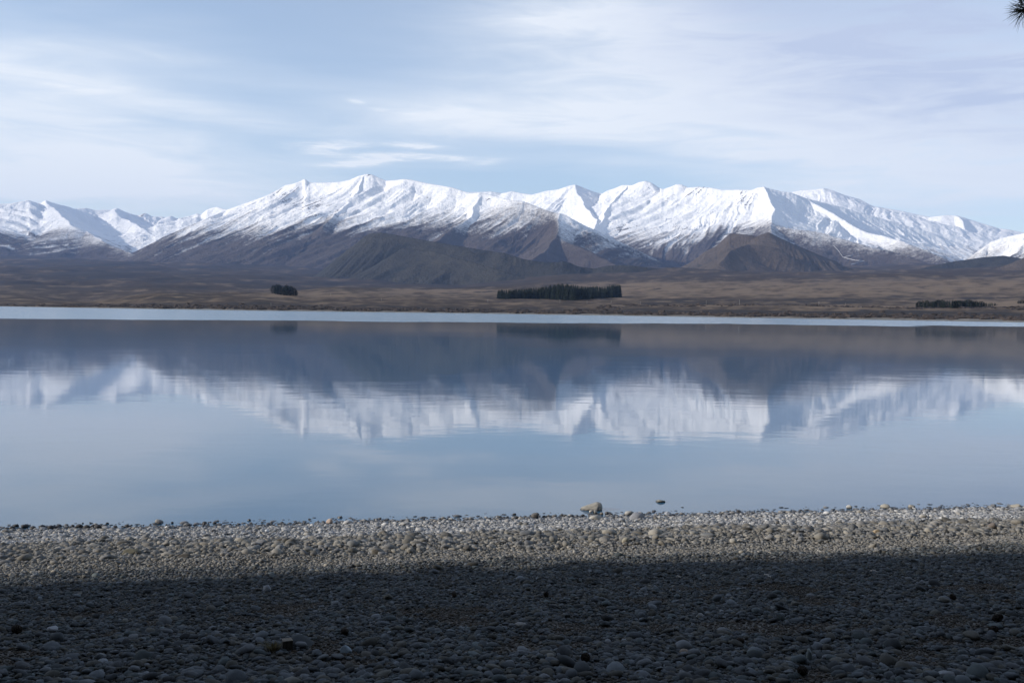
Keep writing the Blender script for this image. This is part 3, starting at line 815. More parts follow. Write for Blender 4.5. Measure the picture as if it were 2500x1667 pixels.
# the large boulder half in the water, low to the left and humped to the right
def boulder():
    p = px_plane(1443, 1243.5, 0.0)
    d = (p - EYE).dot(fwd); W = 54 / FPX * d
    V = ICO[4][0].copy()
    x, y, z = V.T
    rr = np.sqrt(np.clip(1 - x * x, 0.02, 1))
    topc = np.interp(x, [-1, -.92, -.6, -.25, 0.1, .35, .55, .75, .9, 1], [.04, .26, .46, .62, .82, .97, 1.0, .92, .66, .2])
    wid = np.interp(x, [-1, -.8, -.4, .1, .5, .85, 1], [.05, .34, .55, .70, .80, .62, .1])
    Z = np.where(z > 0, z / rr * topc, z / rr * 0.5 * topc)
    Y = y / rr * wid
    X = x + 0.10 * np.sin(z * 2) * (x > 0)
    # worn cracks: one down the dome, one along its left shoulder
    c1 = np.exp(-((x - 0.52 - 0.10 * z) / 0.035) ** 2) * (z > -0.1)
    c2 = np.exp(-((z / rr - 0.62 - 0.25 * x) / 0.07) ** 2) * sstep(-.6, -.3, x) * (1 - sstep(.35, .5, x))
    k = 1 - 0.10 * c1 - 0.08 * c2
    P = np.stack([X, Y * k, Z * k], 1)
    P += 0.045 * np.stack([fbm(x * 3.0 + i, y * 2.3 + z * 1.7, 4) for i in range(3)], 1)
    P *= np.array([W / 2, W / 2, 0.35 * W])
    tint = np.tile([.30, .288, .255, 1], (len(P), 1)) * np.array([1, 1, 1, 1])
    tint[:, :3] *= (1 - 0.35 * np.clip(c1 + c2, 0, 1))[:, None]
    o = np_mesh('boulder', P, ICO[4][1], M_PEB, True, {'tint': tint})
    o.location = p
    tag(o, 'large pale cracked boulder with a humped right end, standing in the water at the shore', 'boulder')
boulder()
st = stone
st('rock', 'low greenish grey rock standing alone out in the water, right of the big boulder', 'rock', 1612, 1225, 25, 0.24, (.24, .235, .20), 31, z=0.0, lift=0.05, yaw=0.1)
st('rock', 'tiny dark rock just breaking the water at the right of the low greenish rock', 'rock', 1665.5, 1238.5, 8, 0.2, (.12, .12, .13), 32, z=0.0, lift=0.1, sub=2)
st('rock', 'blue grey rounded rock casting a long shadow on the pale stones at the waterline', 'rock', 1554, 1267, 38, 0.45, (.25, .26, .285), 33, ang=0.3, lift=0.2)
st('rock', 'flat pale rock lying on the beach in front of the big boulder', 'rock', 1454, 1269, 32, 0.38, (.40, .385, .345), 34, lift=0.2)
st('cobble', 'small round pale cobble leaning against the front of the big boulder', 'stone', 1453, 1254, 12, 0.8, (.36, .34, .30), 35, sub=2)
st('cobble', 'oval whitish cobble at left foot of the big boulder', 'stone', 1443, 1250, 10, 0.55, (.42, .40, .36), 36, sub=2, z=0.02)
st('cobble', 'round brownish cobble right of the big boulder, next to the dark wet one', 'stone', 1468.5, 1256, 9, 0.7, (.26, .235, .2), 37, sub=2)
st('cobble', 'dark round wet cobble just right of the big boulder', 'stone', 1481, 1256, 10, 0.8, (.14, .14, .145), 38, sub=2)
st('rock', 'dark round rock at the waterline left of the big boulder', 'rock', 1307, 1264, 19, 0.68, (.13, .125, .12), 39, ang=0.3)
st('cobble', 'dark wet cobble right beside the dark round rock, left one of a pair', 'stone', 1338, 1263, 13, 0.55, (.14, .135, .135), 40, sub=2)
st('cobble', 'dark wet cobble between its twin and the big boulder, right one of a pair', 'stone', 1353, 1264, 13, 0.6, (.15, .145, .14), 41, sub=2)
st('rock', 'rounded pinkish rock standing up at the water edge left of the middle', 'rock', 804, 1278, 17, 0.72, (.43, .34, .28), 42, ang=0.2)
st('rock', 'dark olive jagged rock slab on the tan stones at the left', 'rock', 322, 1353, 46, 0.30, (.13, .12, .085), 43, ang=0.9)
st('rock', 'dark brown flat rock at the left, between the jagged slab and the bright cobbles', 'rock', 450, 1361, 30, 0.38, (.12, .11, .095), 44, ang=0.7)
st('rock', 'olive brown rock at the far left of the tan stones', 'rock', 68, 1370, 30, 0.42, (.16, .145, .10), 45, ang=0.6)
st('rock', 'dark flat rock among the grey stones, right of the middle of the sunlit beach', 'rock', 1341, 1308, 28, 0.36, (.10, .10, .095), 46, ang=0.6)
st('rock', 'pale tan block shaped rock on the sunlit stones below the grey shadow casting rock', 'rock', 1527, 1326, 19, 0.8, (.33, .31, .25), 47, ang=0.9)
st('rock', 'tawny rock on the pale stones near the right end of the sunlit beach', 'rock', 2141, 1301, 18, 0.55, (.36, .29, .20), 48, ang=0.4)
st('rock', 'dark brown upright rock near the right edge of the sunlit beach', 'rock', 2422, 1292, 24, 0.7, (.16, .135, .115), 49, ang=0.7)
st('rock', 'white domed rock at the right waterline, leftmost of four on the shore rim', 'rock', 2073, 1241, 15, 0.6, (.46, .45, .42), 50)
st('rock', 'long beige rock on the right shore rim, second of the four from the left', 'rock', 2161, 1240, 24, 0.42, (.36, .34, .29), 51)
st('rock', 'grey beige rock on the right shore rim, third of the four from the left', 'rock', 2226, 1240, 17, 0.48, (.30, .285, .25), 52)
st('rock', 'beige rock on the shore rim at the right edge of the picture', 'rock', 2480, 1240, 24, 0.45, (.35, .325, .275), 53)
st('rock', 'dark wet flat rock on the shore rim left of the white domed rock', 'rock', 1803, 1250, 13, 0.4, (.11, .11, .11), 54)
st('rock', 'pointed grey rock in the shade close under the shadow edge, left of the middle', 'rock', 651, 1445, 20, 0.85, (.30, .31, .33), 55, ang=0.9)
st('rock', 'flat grey brown rock with a square end in the dark foreground, right of the middle', 'rock', 1272, 1530, 34, 0.35, (.24, .235, .225), 56, ang=0.9)
st('rock', 'brown tinted flat rock on needle litter in the dark foreground', 'rock', 1672, 1597, 28, 0.5, (.25, .20, .155), 57, ang=0.4)
st('rock', 'smooth grey rock, largest pale one at the left of the dark foreground', 'rock', 128, 1542, 27, 0.5, (.32, .33, .35), 58)
st('rock', 'smooth oval blue grey rock near the bottom left of the dark foreground', 'rock', 250, 1620, 27, 0.5, (.30, .32, .345), 59)
st('rock', 'round pale rock in the shade under the two pale twigs', 'rock', 1707, 1509, 19, 0.75, (.36, .36, .355), 60)
st('rock', 'bluish slab with an upturned end in the dark foreground, right of the stump', 'rock', 845, 1592, 30, 0.6, (.24, .29, .33), 61, ang=0.9)
st('rock', 'upright greenish grey rock standing on edge in the dark foreground', 'rock', 1976, 1613, 14, 2.2, (.22, .25, .25), 62, ang=0.7)
st('rock', 'low wedge shaped rock near the bottom right of the dark foreground', 'rock', 2310, 1652, 44, 0.35, (.22, .23, .24), 63, ang=0.9)
# dark little stones breaking the surface along the left shore
wets = [(39.5, 1285, 9), (61, 1288, 12), (30, 1290, 10), (80, 1291, 11), (104, 1289, 12), (125, 1290, 12), (145, 1285, 8), (140, 1289, 10), (177, 1285, 7), (202, 1277.5, 4), (195, 1287, 12), (212, 1288, 11), (226, 1286, 10), (238, 1288, 12),
        (255, 1288, 12), (247, 1281.5, 5), (262, 1278.5, 6), (281, 1288, 9), (310, 1286, 10), (367, 1281, 4), (390, 1279, 8), (407, 1282, 5), (420, 1277, 6), (459, 1284, 8), (499, 1279, 9), (509, 1276, 3), (524, 1278, 7)]
for i, (x, y, wp) in enumerate(wets):
    near = y > 1283.5; wp = wp * 1.45
    st('wet_pebble', 'dark wet pebble in the crowded row along the left waterline' if near else 'dark wet pebble breaking the open water off the left shore', 'stone', x, y, wp, 0.5, (.085, .085, .09), 200 + i, sub=2, z=0.0, lift=0.15,
       group='wet pebbles along the left waterline' if near else 'wet pebbles in the water off the left shore')
wets2 = [(608, 1270.5, 9), (626, 1277, 3), (663, 1277.5, 8), (689, 1276.5, 8), (723, 1277, 7), (790, 1273.5, 3), (820, 1267, 4), (927, 1267.8, 6), (938, 1271, 9), (954, 1270.8, 4), (961, 1269.3, 4), (1035, 1267, 6), (1083, 1267.5, 8)]
for i, (x, y, wp) in enumerate(wets2):
    st('wet_pebble', 'dark wet pebble by the shore rim around the pinkish rock', 'stone', x, y, wp, 0.5, (.09, .09, .10), 240 + i, sub=2, z=0.0, lift=0.2, group='wet pebbles around the pinkish rock')
wets3 = [(1256, 1256.5, 9), (1238, 1263, 8), (1220, 1264.5, 12), (1271, 1261.3, 5), (1279, 1261.5, 4), (1260, 1265.5, 14), (1283, 1263, 8), (1372, 1259, 8), (1380, 1261, 12), (1396, 1260, 10), (1408, 1261, 11), (1423, 1259, 9), (1490, 1257, 10), (1328, 1262, 9)]
for i, (x, y, wp) in enumerate(wets3):
    st('wet_pebble', 'dark wet pebble on the shore rim left or right of the big boulder', 'stone', x, y, wp, 0.5, (.10, .098, .095), 260 + i, sub=2, z=0.0, lift=0.2, group='wet pebbles beside the big boulder')

# ------------------------------------------------------------------ wood, twigs, cones, grass tuft
def wood_mat(name, c1, c2):
    m, nt, b = new_mat(name)
    co = nt.n('ShaderNodeTexCoord').outputs['Object']
    n = nt.noise(nt.mapping(co, (1, 1, 0.12)), 160, 4, 0.65)
    nt.set(b.inputs['Base Color'], nt.mix(nt.ss(n, 0.3, 0.7), c1, c2))
    b.inputs['Roughness'].default_value = 0.9
    bp = nt.n('ShaderNodeBump'); bp.inputs['Strength'].default_value = 0.5; bp.inputs['Distance'].default_value = 0.003
    nt.set(bp.inputs['Height'], n); nt.set(b.inputs['Normal'], bp.outputs[0])
    return m
M_DARKWOOD = wood_mat('weathered_dark_wood', (0.035, 0.03, 0.025), (0.08, 0.068, 0.052))
M_CUT = wood_mat('cut_wood', (0.13, 0.11, 0.085), (0.2, 0.17, 0.13))
M_TWIG = wood_mat('bleached_twig', (0.30, 0.28, 0.26), (0.42, 0.40, 0.37))
M_CONE = wood_mat('cone_brown', (0.022, 0.016, 0.012), (0.05, 0.035, 0.026))
M_BARK = wood_mat('pine_bark', (0.05, 0.04, 0.033), (0.11, 0.085, 0.065))

def tube(bm, pts, rads, seg=7):
    rings = []
    for i, p in enumerate(pts):
        p = Vector(p)
        t = (Vector(pts[min(i + 1, len(pts) - 1)]) - Vector(pts[max(i - 1, 0)])).normalized()
        a = t.orthogonal().normalized(); b_ = t.cross(a)
        rings.append([bm.verts.new(p + (a * math.cos(6.2832 * k / seg) + b_ * math.sin(6.2832 * k / seg)) * rads[i]) for k in range(seg)])
    for i in range(len(rings) - 1):
        for k in range(seg):
            bm.faces.new((rings[i][k], rings[i][(k + 1) % seg], rings[i + 1][(k + 1) % seg], rings[i + 1][k]))
    bm.faces.new(rings[0][::-1]); bm.faces.new(rings[-1])
def bm_obj(name, bm, mat, parent=None, smooth=True):
    bmesh.ops.recalc_face_normals(bm, faces=bm.faces)
    me = bpy.data.meshes.new(name); bm.to_mesh(me); bm.free()
    for p in me.polygons: p.use_smooth = smooth
    me.materials.append(mat)
    o = bpy.data.objects.new(name, me); COL.objects.link(o)
    if parent: o.parent = parent
    return o
# square post stub
p = hit_beach(701, 1586)
d = (p - EYE).dot(fwd); W = 31 / FPX * d
post = empty('post_stump', p, R(24))
bm = bmesh.new()
n_ = 5
for zi in range(n_):
    pass
hgt = W * 0.78
prof = [(-.5, -.42), (.5, -.46), (.47, .44), (-.46, .5)]
rings = []
for zi in range(6):
    f = zi / 5
    rings.append([bm.verts.new((q[0] * W * 0.78 * (1.06 - .05 * f) + random.uniform(-.01, .01) * W, q[1] * W * 0.78 * (1.06 - .05 * f) + random.uniform(-.01, .01) * W, -0.03 + f * (hgt + 0.03))) for q in prof])
for zi in range(5):
    for k in range(4):
        bm.faces.new((rings[zi][k], rings[zi][(k + 1) % 4], rings[zi + 1][(k + 1) % 4], rings[zi + 1][k]))
bmesh.ops.bevel(bm, geom=[e for e in bm.edges if abs(e.verts[0].co.z - e.verts[1].co.z) > 0.004], offset=W * 0.04, segments=2, affect='EDGES')
bm_obj('trunk', bm, M_DARKWOOD, post, smooth=False)
bm = bmesh.new()
vs = [bm.verts.new((q[0] * W * 0.80 * s_, q[1] * W * 0.80 * s_, hgt + zz)) for zz, s_ in ((0.0005, 1.02), (0.004, 0.98)) for q in prof]
for k in range(4):
    bm.faces.new((vs[k], vs[(k + 1) % 4], vs[4 + (k + 1) % 4], vs[4 + k]))
bm.faces.new(vs[4:]); bm.faces.new(vs[:4][::-1])
bm_obj('cut_top', bm, M_CUT, post, smooth=False)
tag(post, 'short square dark wooden stump with a pale cut top beside a dry grass tuft', 'stump')

def driftwood(x, y, wpx, hpx, label, seed):
    p = hit_beach(x, y); d = (p - EYE).dot(fwd)
    L, r = wpx / FPX * d, hpx / FPX * d * 0.55
    rnd = random.Random(seed)
    bm = bmesh.new()
    n = 7
    pts = [((i / (n - 1) - .5) * L, rnd.uniform(-.03, .03) * L, r * 0.75 + rnd.uniform(-.05, .05) * r) for i in range(n)]
    tube(bm, pts, [r * rnd.uniform(.82, 1.08) for _ in range(n)], 9)
    for v in bm.verts:
        v.co += Vector((rnd.uniform(-1, 1), rnd.uniform(-1, 1), rnd.uniform(-1, 1))) * r * 0.09
    o = bm_obj('driftwood', bm, M_DARKWOOD)
    o.location = p; o.rotation_euler = (0, 0, R(rnd.uniform(-12, 12)))
    tag(o, label, 'driftwood')
driftwood(691, 1325, 27, 10, 'short dark chunk of driftwood lying on the pale stones left of the middle', 2)

def twig(x0, y0, x1, y1, label, seed, fork=False):
    a, b_ = hit_beach(x0, y0), hit_beach(x1, y1)
    rnd = random.Random(seed)
    bm = bmesh.new()
    pts = []
    for i in range(7):
        f = i / 6
        q = a.lerp(b_, f) - a
        q.z += 0.035 + 0.01 * math.sin(f * 3.1) + rnd.uniform(-.004, .004)
        q.x += rnd.uniform(-.006, .006)
        pts.append(q)
    tube(bm, pts, [0.0048 * (1 - .55 * i / 6) for i in range(7)], 6)
    if fork:
        q = pts[3]
        tube(bm, [q, q + Vector((0.05, 0.05, 0.012)), q + Vector((0.11, 0.085, 0.018))], [.0036, .003, .0018], 6)
    o = bm_obj('twig', bm, M_TWIG); o.location = a
    tag(o, label, 'twig')
twig(1864, 1414, 1884, 1423, 'pale forked twig lying on the shaded gravel below the shadow edge', 1, True)
twig(2124, 1405, 2143, 1409, 'pale straight twig on the shaded gravel, right of the forked twig', 2)
twig(1652, 1418, 1662, 1424, 'short pale twig on the shaded gravel, left of the forked twig', 3)

def cone_mesh():
    bm = bmesh.new()
    n = 70
    for i in range(n):
        f = i / (n - 1)
        zc = -0.030 + 0.06 * f
        r = 0.021 * math.sqrt(max(0.05, 1 - (2 * f - 0.9) ** 2 / 1.25))
        a = i * 2.39996
        c = Vector((math.cos(a), math.sin(a), 0)); t = Vector((-math.sin(a), math.cos(a), 0))
        b0 = c * r * 0.25 + Vector((0, 0, zc))
        tip = c * r * 1.12 + Vector((0, 0, zc + 0.007))
        v = [bm.verts.new(b0 - t * .003), bm.verts.new(b0 + t * .003), bm.verts.new(tip + t * .0065), bm.verts.new(tip + Vector((0, 0, .002)) + c * .002), bm.verts.new(tip - t * .0065)]
        lo = [bm.verts.new(q.co - Vector((0, 0, .0028))) for q in v]
        bm.faces.new(v); bm.faces.new(lo[::-1])
        for k in range(5):
            bm.faces.new((v[k], lo[k], lo[(k + 1) % 5], v[(k + 1) % 5]))
    tube(bm, [(0, 0, -.03), (0, 0, 0), (0, 0, .028)], [.009, .011, .004], 8)
    return bm
c0 = None
cones = [(40, 1548, 1.35, 'dark open pine cone at the far left of the shaded foreground'), (2434, 1519, 1.25, 'dark pine cone near the right edge, upper of the close pair there'),
         (2426, 1547, 1.15, 'dark pine cone near the right edge, lower of the close pair there'), (2327, 1465, 1.0, 'dark pine cone in the shade, highest of the cones at the right'),
         (1807, 1574, 1.0, 'dark pine cone in the foreground left of the upright greenish grey rock'), (1109, 1458, 0.9, 'dark pine cone at the middle, close under the sunlit strip'),
         (1333, 1458, 0.9, 'dark pine cone right of the middle in the shade, above the square ended rock'), (842, 1550, 1.0, 'dark pine cone on brown litter right of the stump'),
         (1430, 1617, 1.2, 'dark pine cone at the bottom centre of the foreground'), (1960, 1650, 1.2, 'dark pine cone at the bottom right, under the upright greenish grey rock')]
for i, (x, y, s_, lab) in enumerate(cones):
    s_ *= 0.72
    if c0 is None:
        c0 = bm_obj('pine_cone', cone_mesh(), M_CONE); o = c0
    else:
        o = c0.copy(); COL.objects.link(o)
    q = hit_beach(x, y)
    o.location = q + Vector((0, 0, 0.030 * s_)); o.scale = (s_,) * 3
    o.rotation_euler = (R(80 + random.uniform(-25, 25)), 0, random.uniform(0, 6.28))
    tag(o, lab, 'pine cone', 'pine cones on the shaded gravel')

def leaf_mat(name, c1, c2, scale=3.0):
    m, nt, b = new_mat(name)
    g = nt.n('ShaderNodeNewGeometry')
    n = nt.noise(g.outputs['Position'], scale, 2, 0.5)
    f = nt.m('ADD', nt.m('MULTIPLY', n, 0.6), nt.m('MULTIPLY', g.outputs['Random Per Island'], 0.5))
    nt.set(b.inputs['Base Color'], nt.mix(nt.ss(f, 0.25, 0.85), c1, c2))
    b.inputs['Roughness'].default_value = 0.75
    b.inputs['Specular IOR Level'].default_value = 0.2
    return m
M_DRY = leaf_mat('dry_grass_blade', (0.07, 0.06, 0.025), (0.15, 0.12, 0.05))
p = hit_beach(668, 1589)
bm = bmesh.new()
for i in range(170):
    a = random.uniform(0, 6.28); r = random.uniform(0, .035); l = random.uniform(.025, .06)
    b0 = Vector((math.cos(a) * r * 1.4, math.sin(a) * r, 0.0))
    dr = Vector((math.cos(a) * random.uniform(.2, .9), math.sin(a) * random.uniform(.2, .9), 1)).normalized()
    t = Vector((-math.sin(a), math.cos(a), 0)) * .0013
    m1 = b0 + dr * l * .6; tp = b0 + dr * l + Vector((math.cos(a), math.sin(a), -.6)) * l * .25
    v = [bm.verts.new(b0 - t), bm.verts.new(b0 + t), bm.verts.new(m1 + t * .8), bm.verts.new(m1 - t * .8), bm.verts.new(tp)]
    bm.faces.new(v[:4]); bm.faces.new((v[3], v[2], v[4]))
tuft = bm_obj('grass_tuft', bm, M_DRY); tuft.location = p
tag(tuft, 'small dry olive grass tuft growing against the left of the stump', 'grass tuft')

# ------------------------------------------------------------------ conifers on the far shore
M_FIR = leaf_mat('conifer_foliage', (0.017, 0.027, 0.022), (0.042, 0.056, 0.040), 0.5)
def conifer_mesh(seed, h=1.0, r=0.17, whorls=17, per=11, round_=False):
    rnd = random.Random(seed)
    bm = bmesh.new()
    tube(bm, [(0, 0, -0.03), (0, 0, .5), (0, 0, .96)], [0.016, 0.011, 0.003], 5)
    for wv in range(whorls):
        f = wv / (whorls - 1)
        z = 0.05 + 0.93 * f
        if round_:
            rr = r * (math.sin(math.pi * min(1, 0.14 + f * 0.86)) ** 0.6) * 1.15 + 0.02
        else:
            rr = r * (1 - f) ** 0.75 + 0.012
        for k in range(per):
            a = 6.283 * (k + rnd.random()) / per + wv
            L = rr * rnd.uniform(.65, 1.18)
            dz = (rnd.uniform(-.02, .05) if round_ else -0.35 * L + rnd.uniform(-.012, .02))
            c = Vector((math.cos(a), math.sin(a), 0)); t = Vector((-math.sin(a), math.cos(a), 0))
            b0 = Vector((0, 0, z + .02)); tip = c * L + Vector((0, 0, z + dz)); midp = c * L * .55 + Vector((0, 0, z + dz * .4 + .012))
            wd = 0.036 * rnd.uniform(.7, 1.3) * (1.6 if round_ else 1.0)
            v0 = bm.verts.new(b0); v1 = bm.verts.new(midp + t * wd); v2 = bm.verts.new(tip); v3 = bm.verts.new(midp - t * wd); v4 = bm.verts.new(midp + Vector((0, 0, -.05)))
            bm.faces.new((v0, v1, v2, v3)); bm.faces.new((v0, v4, v2))
    tube(bm, [(0, 0, .93), (0, 0, 1.03)], [.006, .001], 4)
    me = bpy.data.meshes.new('conifer'); bm.to_mesh(me); bm.free(); me.materials.append(M_FIR)
    return me
FIRS = [conifer_mesh(i) for i in range(6)]
ROUND = [conifer_mesh(20 + i, r=0.34, whorls=13, per=13, round_=True) for i in range(4)]
def place_tree(me, x, ybase, hpx, label, group, deeper=0.0, name='conifer_tree', widen=1.0):
    q = on_plain(x, ybase)
    if q is None: return
    dirn = Vector((q.x, q.y, 0)).normalized()
    dist0 = math.hypot(q.x, q.y)
    if deeper:
        q2 = drop_plain(q.x + dirn.x * deeper, q.y + dirn.y * deeper)
        if q2 is not None: q = q2
    h = hpx / FPX * dist0
    o = bpy.data.objects.new(name, me); COL.objects.link(o)
    o.location = q - Vector((0, 0, 0.3)); o.rotation_euler = (0, 0, random.uniform(0, 6.28)); wv = h * widen * random.uniform(.85, 1.15)
    o.scale = (wv, wv, h)
    tag(o, label, 'tree', group)
    return o
top = lambda x: np.interp(x, [1214, 1222, 1240, 1265, 1290, 1310, 1345, 1365, 1395, 1420, 1440, 1450, 1470, 1490, 1500, 1512, 1516], [709, 706, 707, 705, 702, 702, 696, 692, 694, 699, 697, 697, 700, 696, 694, 694, 697])
bas = lambda x: np.interp(x, [1214, 1240, 1260, 1345, 1395, 1420, 1470, 1516], [729, 730, 729, 730, 733, 731, 728, 726])
for row, (step, deep) in enumerate(((3.2, 0), (4.8, 14), (6.0, 30))):
    x = 1216.0 + row * 1.3
    while x < 1514:
        hp = (bas(x) - top(x)) * random.uniform(.88, 1.03)
        sec = 'taller' if x > 1395 else ('middle' if x > 1310 else 'lower')
        sect = {'lower': 'dark conifer in the low left third of the long central plantation', 'middle': 'dark conifer in the middle third of the long central plantation', 'taller': 'dark conifer in the straight shaded right third of the long central plantation'}[sec]
        place_tree(random.choice(FIRS), x + random.uniform(-.8, .8), bas(x) + random.uniform(-.4, .6), hp, sect, 'conifers of the central plantation', deep, widen=1.15)
        x += step
x = 2237.0
for row, (step, deep) in enumerate(((5.0, 0), (6.5, 12))):
    x = 2238.0 + row * 2
    while x < 2437:
        b_ = np.interp(x, [2236, 2330, 2436], [750, 752.5, 746]); tp = np.interp(x, [2236, 2245, 2300, 2370, 2400, 2437], [741, 735, 734, 734, 737, 742])
        place_tree(random.choice(FIRS + ROUND), x + random.uniform(-1, 1), b_, (b_ - tp) * random.uniform(.8, 1.12), 'short bushy dark conifer in the low plantation at the far right of the plain', 'conifers of the right plantation', deep, widen=1.1)
        x += step
grove = [(668, 716, 20), (675, 718, 24), (683, 719, 24), (690, 720, 22), (697, 721, 23), (705, 721.5, 23), (712, 722, 23), (719, 722, 20), (723, 722, 14), (679, 717, 23), (700, 719, 23), (709, 720, 22)]
for i, (x, y, hp) in enumerate(grove):
    place_tree(ROUND[i % 4], x, y, hp, 'round dark tree in the small isolated grove at the left of the plain', 'trees of the small left grove', 10 if i > 8 else 0, name='grove_tree', widen=1.0)
for i, (x, y, hp) in enumerate([(2488, 741, 7), (2495, 741, 9), (2502, 741, 8)]):
    place_tree(ROUND[i % 4], x, y, hp, 'dark bushy tree on the pale bank at the right edge of the picture', 'trees at the right edge', 0, name='bushy_tree', widen=1.5)

# power poles along the far shore
M_POLE = wood_mat('grey_pole_wood', (0.30, 0.28, 0.25), (0.40, 0.38, 0.34))
poles = [(661.6, 747, 7), (807.5, 723, 8), (931, 734, 7), (1191, 738, 8), (1367, 739, 8), (1433, 742, 8), (1492, 741, 8), (1563, 744, 8), (1724, 743, 9), (1805, 745.5, 13), (1999, 747.5, 11), (2064, 746, 6)]
bmP = bmesh.new(); tube(bmP, [(0, 0, -.3), (0, 0, 4.5), (0, 0, 9)], [.17, .15, .12], 7)
bmC = bmesh.new(); tube(bmC, [(-1.2, 0, 8.4), (1.2, 0, 8.4)], [.09, .09], 5)
pole0 = None
names_ = ['leftmost power pole, at the scrub under the small grove', 'pale power pole right of the small left grove', 'pale power pole on the grass between the small grove and the plantation', 'pale power pole just left of the central plantation',
          'power pole in front of the middle of the central plantation', 'power pole in front of the right half of the central plantation', 'power pole in front of the right end of the central plantation',
          'power pole just right of the central plantation', 'pale power pole in the dark scrub, left of the tallest pole', 'tallest pale power pole, standing against the dark scrub band', 'pale power pole at the right end of the dark scrub band', 'rightmost power pole, left of the low right plantation']
for (x, y, hp), lab in zip(poles, names_):
    q = on_plain(x, y)
    if q is None: continue
    r_ = empty('power_pole', q, math.atan2(-q.x, q.y) + R(20))
    if pole0 is None:
        a_ = bm_obj('pole', bmP, M_POLE, r_); b2 = bm_obj('crossarm', bmC, M_POLE, r_)
        pole0 = (a_, b2)
    else:
        for ch in pole0:
            c_ = ch.copy(); COL.objects.link(c_); c_.parent = r_
    k = hp / FPX * math.hypot(q.x, q.y) / 9.0
    r_.scale = (max(k, .6), max(k, .6), k)
    tag(r_, lab, 'power pole', 'power poles along the far shore')

# low scrub along the far bank
M_SCRUB = leaf_mat('scrub_leaves', (0.030, 0.024, 0.022), (0.062, 0.048, 0.040), 0.3)
def scrub():
    V0, F0 = ICO[1]
    VV, FF, off = [], [], 0
    rng = np.random.default_rng(5)
    n = 5200
    xs_ = rng.uniform(-60, 2620, n)
    for x in xs_:
        a = px_ang(x, 770)[0]
        Dsh = np.interp(a, PA, PDS)
        if x < 90 and rng.random() < 0.9: continue
        if rng.random() < 0.62 or x < 1450: o_ = 16 + abs(rng.normal(0, 26)) + 10 * math.sin(x / 37) + 8 * math.sin(x / 11.3)
        else: o_ = rng.uniform(300, 430) + 30 * math.sin(x / 90) if x > 1520 else rng.uniform(20, 250)
        o_ = max(o_, 14)
        D = Dsh + o_
        q = drop_plain(D * math.sin(a), D * math.cos(a))
        if q is None: continue
        r = rng.uniform(.5, 1.5) * (0.7 + 0.6 * abs(math.sin(x / 23.0)))
        s = V0 * (1 + rng.uniform(-.35, .35, (len(V0), 1))) * np.array([r * rng.uniform(1, 1.9), r * rng.uniform(1, 1.5), r * rng.uniform(.55, 1.0)])
        VV.append(s + np.array(q)); FF.append(F0 + off); off += len(V0)
    o = np_mesh('scrub', np.concatenate(VV), np.concatenate(FF), M_SCRUB, False)
    tag(o, kind='stuff')
scrub()

# ------------------------------------------------------------------ pines behind and to the left of the camera (they shade the foreground)
M_NEEDLE = leaf_mat('pine_needles', (0.020, 0.034, 0.016), (0.050, 0.070, 0.030), 1.5)
def crown_mesh(seed, h, r, z0, n, size, columnar=True):
    rng = np.random.default_rng(seed)
    z = rng.uniform(0, 1, n)
    if columnar: rad = r * np.where(z < .68, 1.0, np.clip((1 - z) / .32, 0, 1) ** .6)
    else: rad = r * np.clip(np.sin(np.pi * (0.08 + .92 * z)), 0.05, 1) ** .6
    a = rng.uniform(0, 6.283, n); q = rng.uniform(0.02, 1, n) ** 0.36
    C = np.stack([np.cos(a) * rad * q, np.sin(a) * rad * q, z0 + z * (h - z0)], 1)
    D1 = rng.normal(size=(n, 3)); D1 /= np.linalg.norm(D1, axis=1)[:, None]
    D2 = np.cross(D1, rng.normal(size=(n, 3))); D2 /= np.linalg.norm(D2, axis=1)[:, None]
    s = size * rng.uniform(.6, 1.3, n)[:, None]
    V = np.stack([C - D1 * s, C + D2 * s * .32, C + D1 * s, C - D2 * s * .32], 1).reshape(-1, 3)
    return V, np.arange(4 * n).reshape(-1, 4)
def trunk_bm(h, r, z0, crown_r, seed):
    rnd = random.Random(seed)
    bm = bmesh.new()
    tube(bm, [(0, 0, -.3), (0.05, 0, h * .35), (0, .06, h * .7), (0, 0, h * .97)], [r * 1.25, r * .8, r * .45, r * .06], 10)
    for i in range(26):
        z = z0 + (h - z0) * (i + .5) / 27
        a = i * 2.4 + rnd.random()
        L = crown_r * rnd.uniform(.6, .9) * (1 - .6 * (z / h) ** 3)
        tube(bm, [(0, 0, z), (math.cos(a) * L * .5, math.sin(a) * L * .5, z + .12 * L), (math.cos(a) * L, math.sin(a) * L, z + .1 * L)], [r * .3, r * .18, r * .04], 5)
    return bm
V_, F_ = crown_mesh(1, 18, 3.0, 0.5, 11000, 0.42)
pine0 = empty('pine_tree', (0, 0, 0))
cr = np_mesh('crown', V_, F_, M_NEEDLE, False, None, pine0)
tr = bm_obj('trunk', trunk_bm(18, .3, 1.0, 2.8, 3), M_BARK, pine0)
tag(pine0, 'tall dense pine of the shelter belt behind the beach', 'tree', 'pines of the shelter belt')
U = Vector((0.982, 0.190, 0)); Q = Vector((-0.190, 0.982, 0))
QE = 7.56 - 3.30
spots = []
for r_i in range(6):
    for c_i in range(9):
        pp = -12 - c_i * 3.3 - (r_i % 2) * 1.6
        qq = QE - r_i * 3.4 + (random.uniform(-.03, .02) - 0.05 * c_i if r_i == 0 else random.uniform(-.5, .5))
        if r_i > 2 and c_i > 5: continue
        spots.append(U * pp + Q * qq)
spots += [Vector((-9, -7, 0)), Vector((-4, -9, 0)), Vector((2, -8, 0)), Vector((7.5, -6.5, 0)), Vector((12, -2.5, 0)), Vector((-14, -3.5, 0)), Vector((-12.5, -9, 0)), Vector((13, 3.5, 0))]
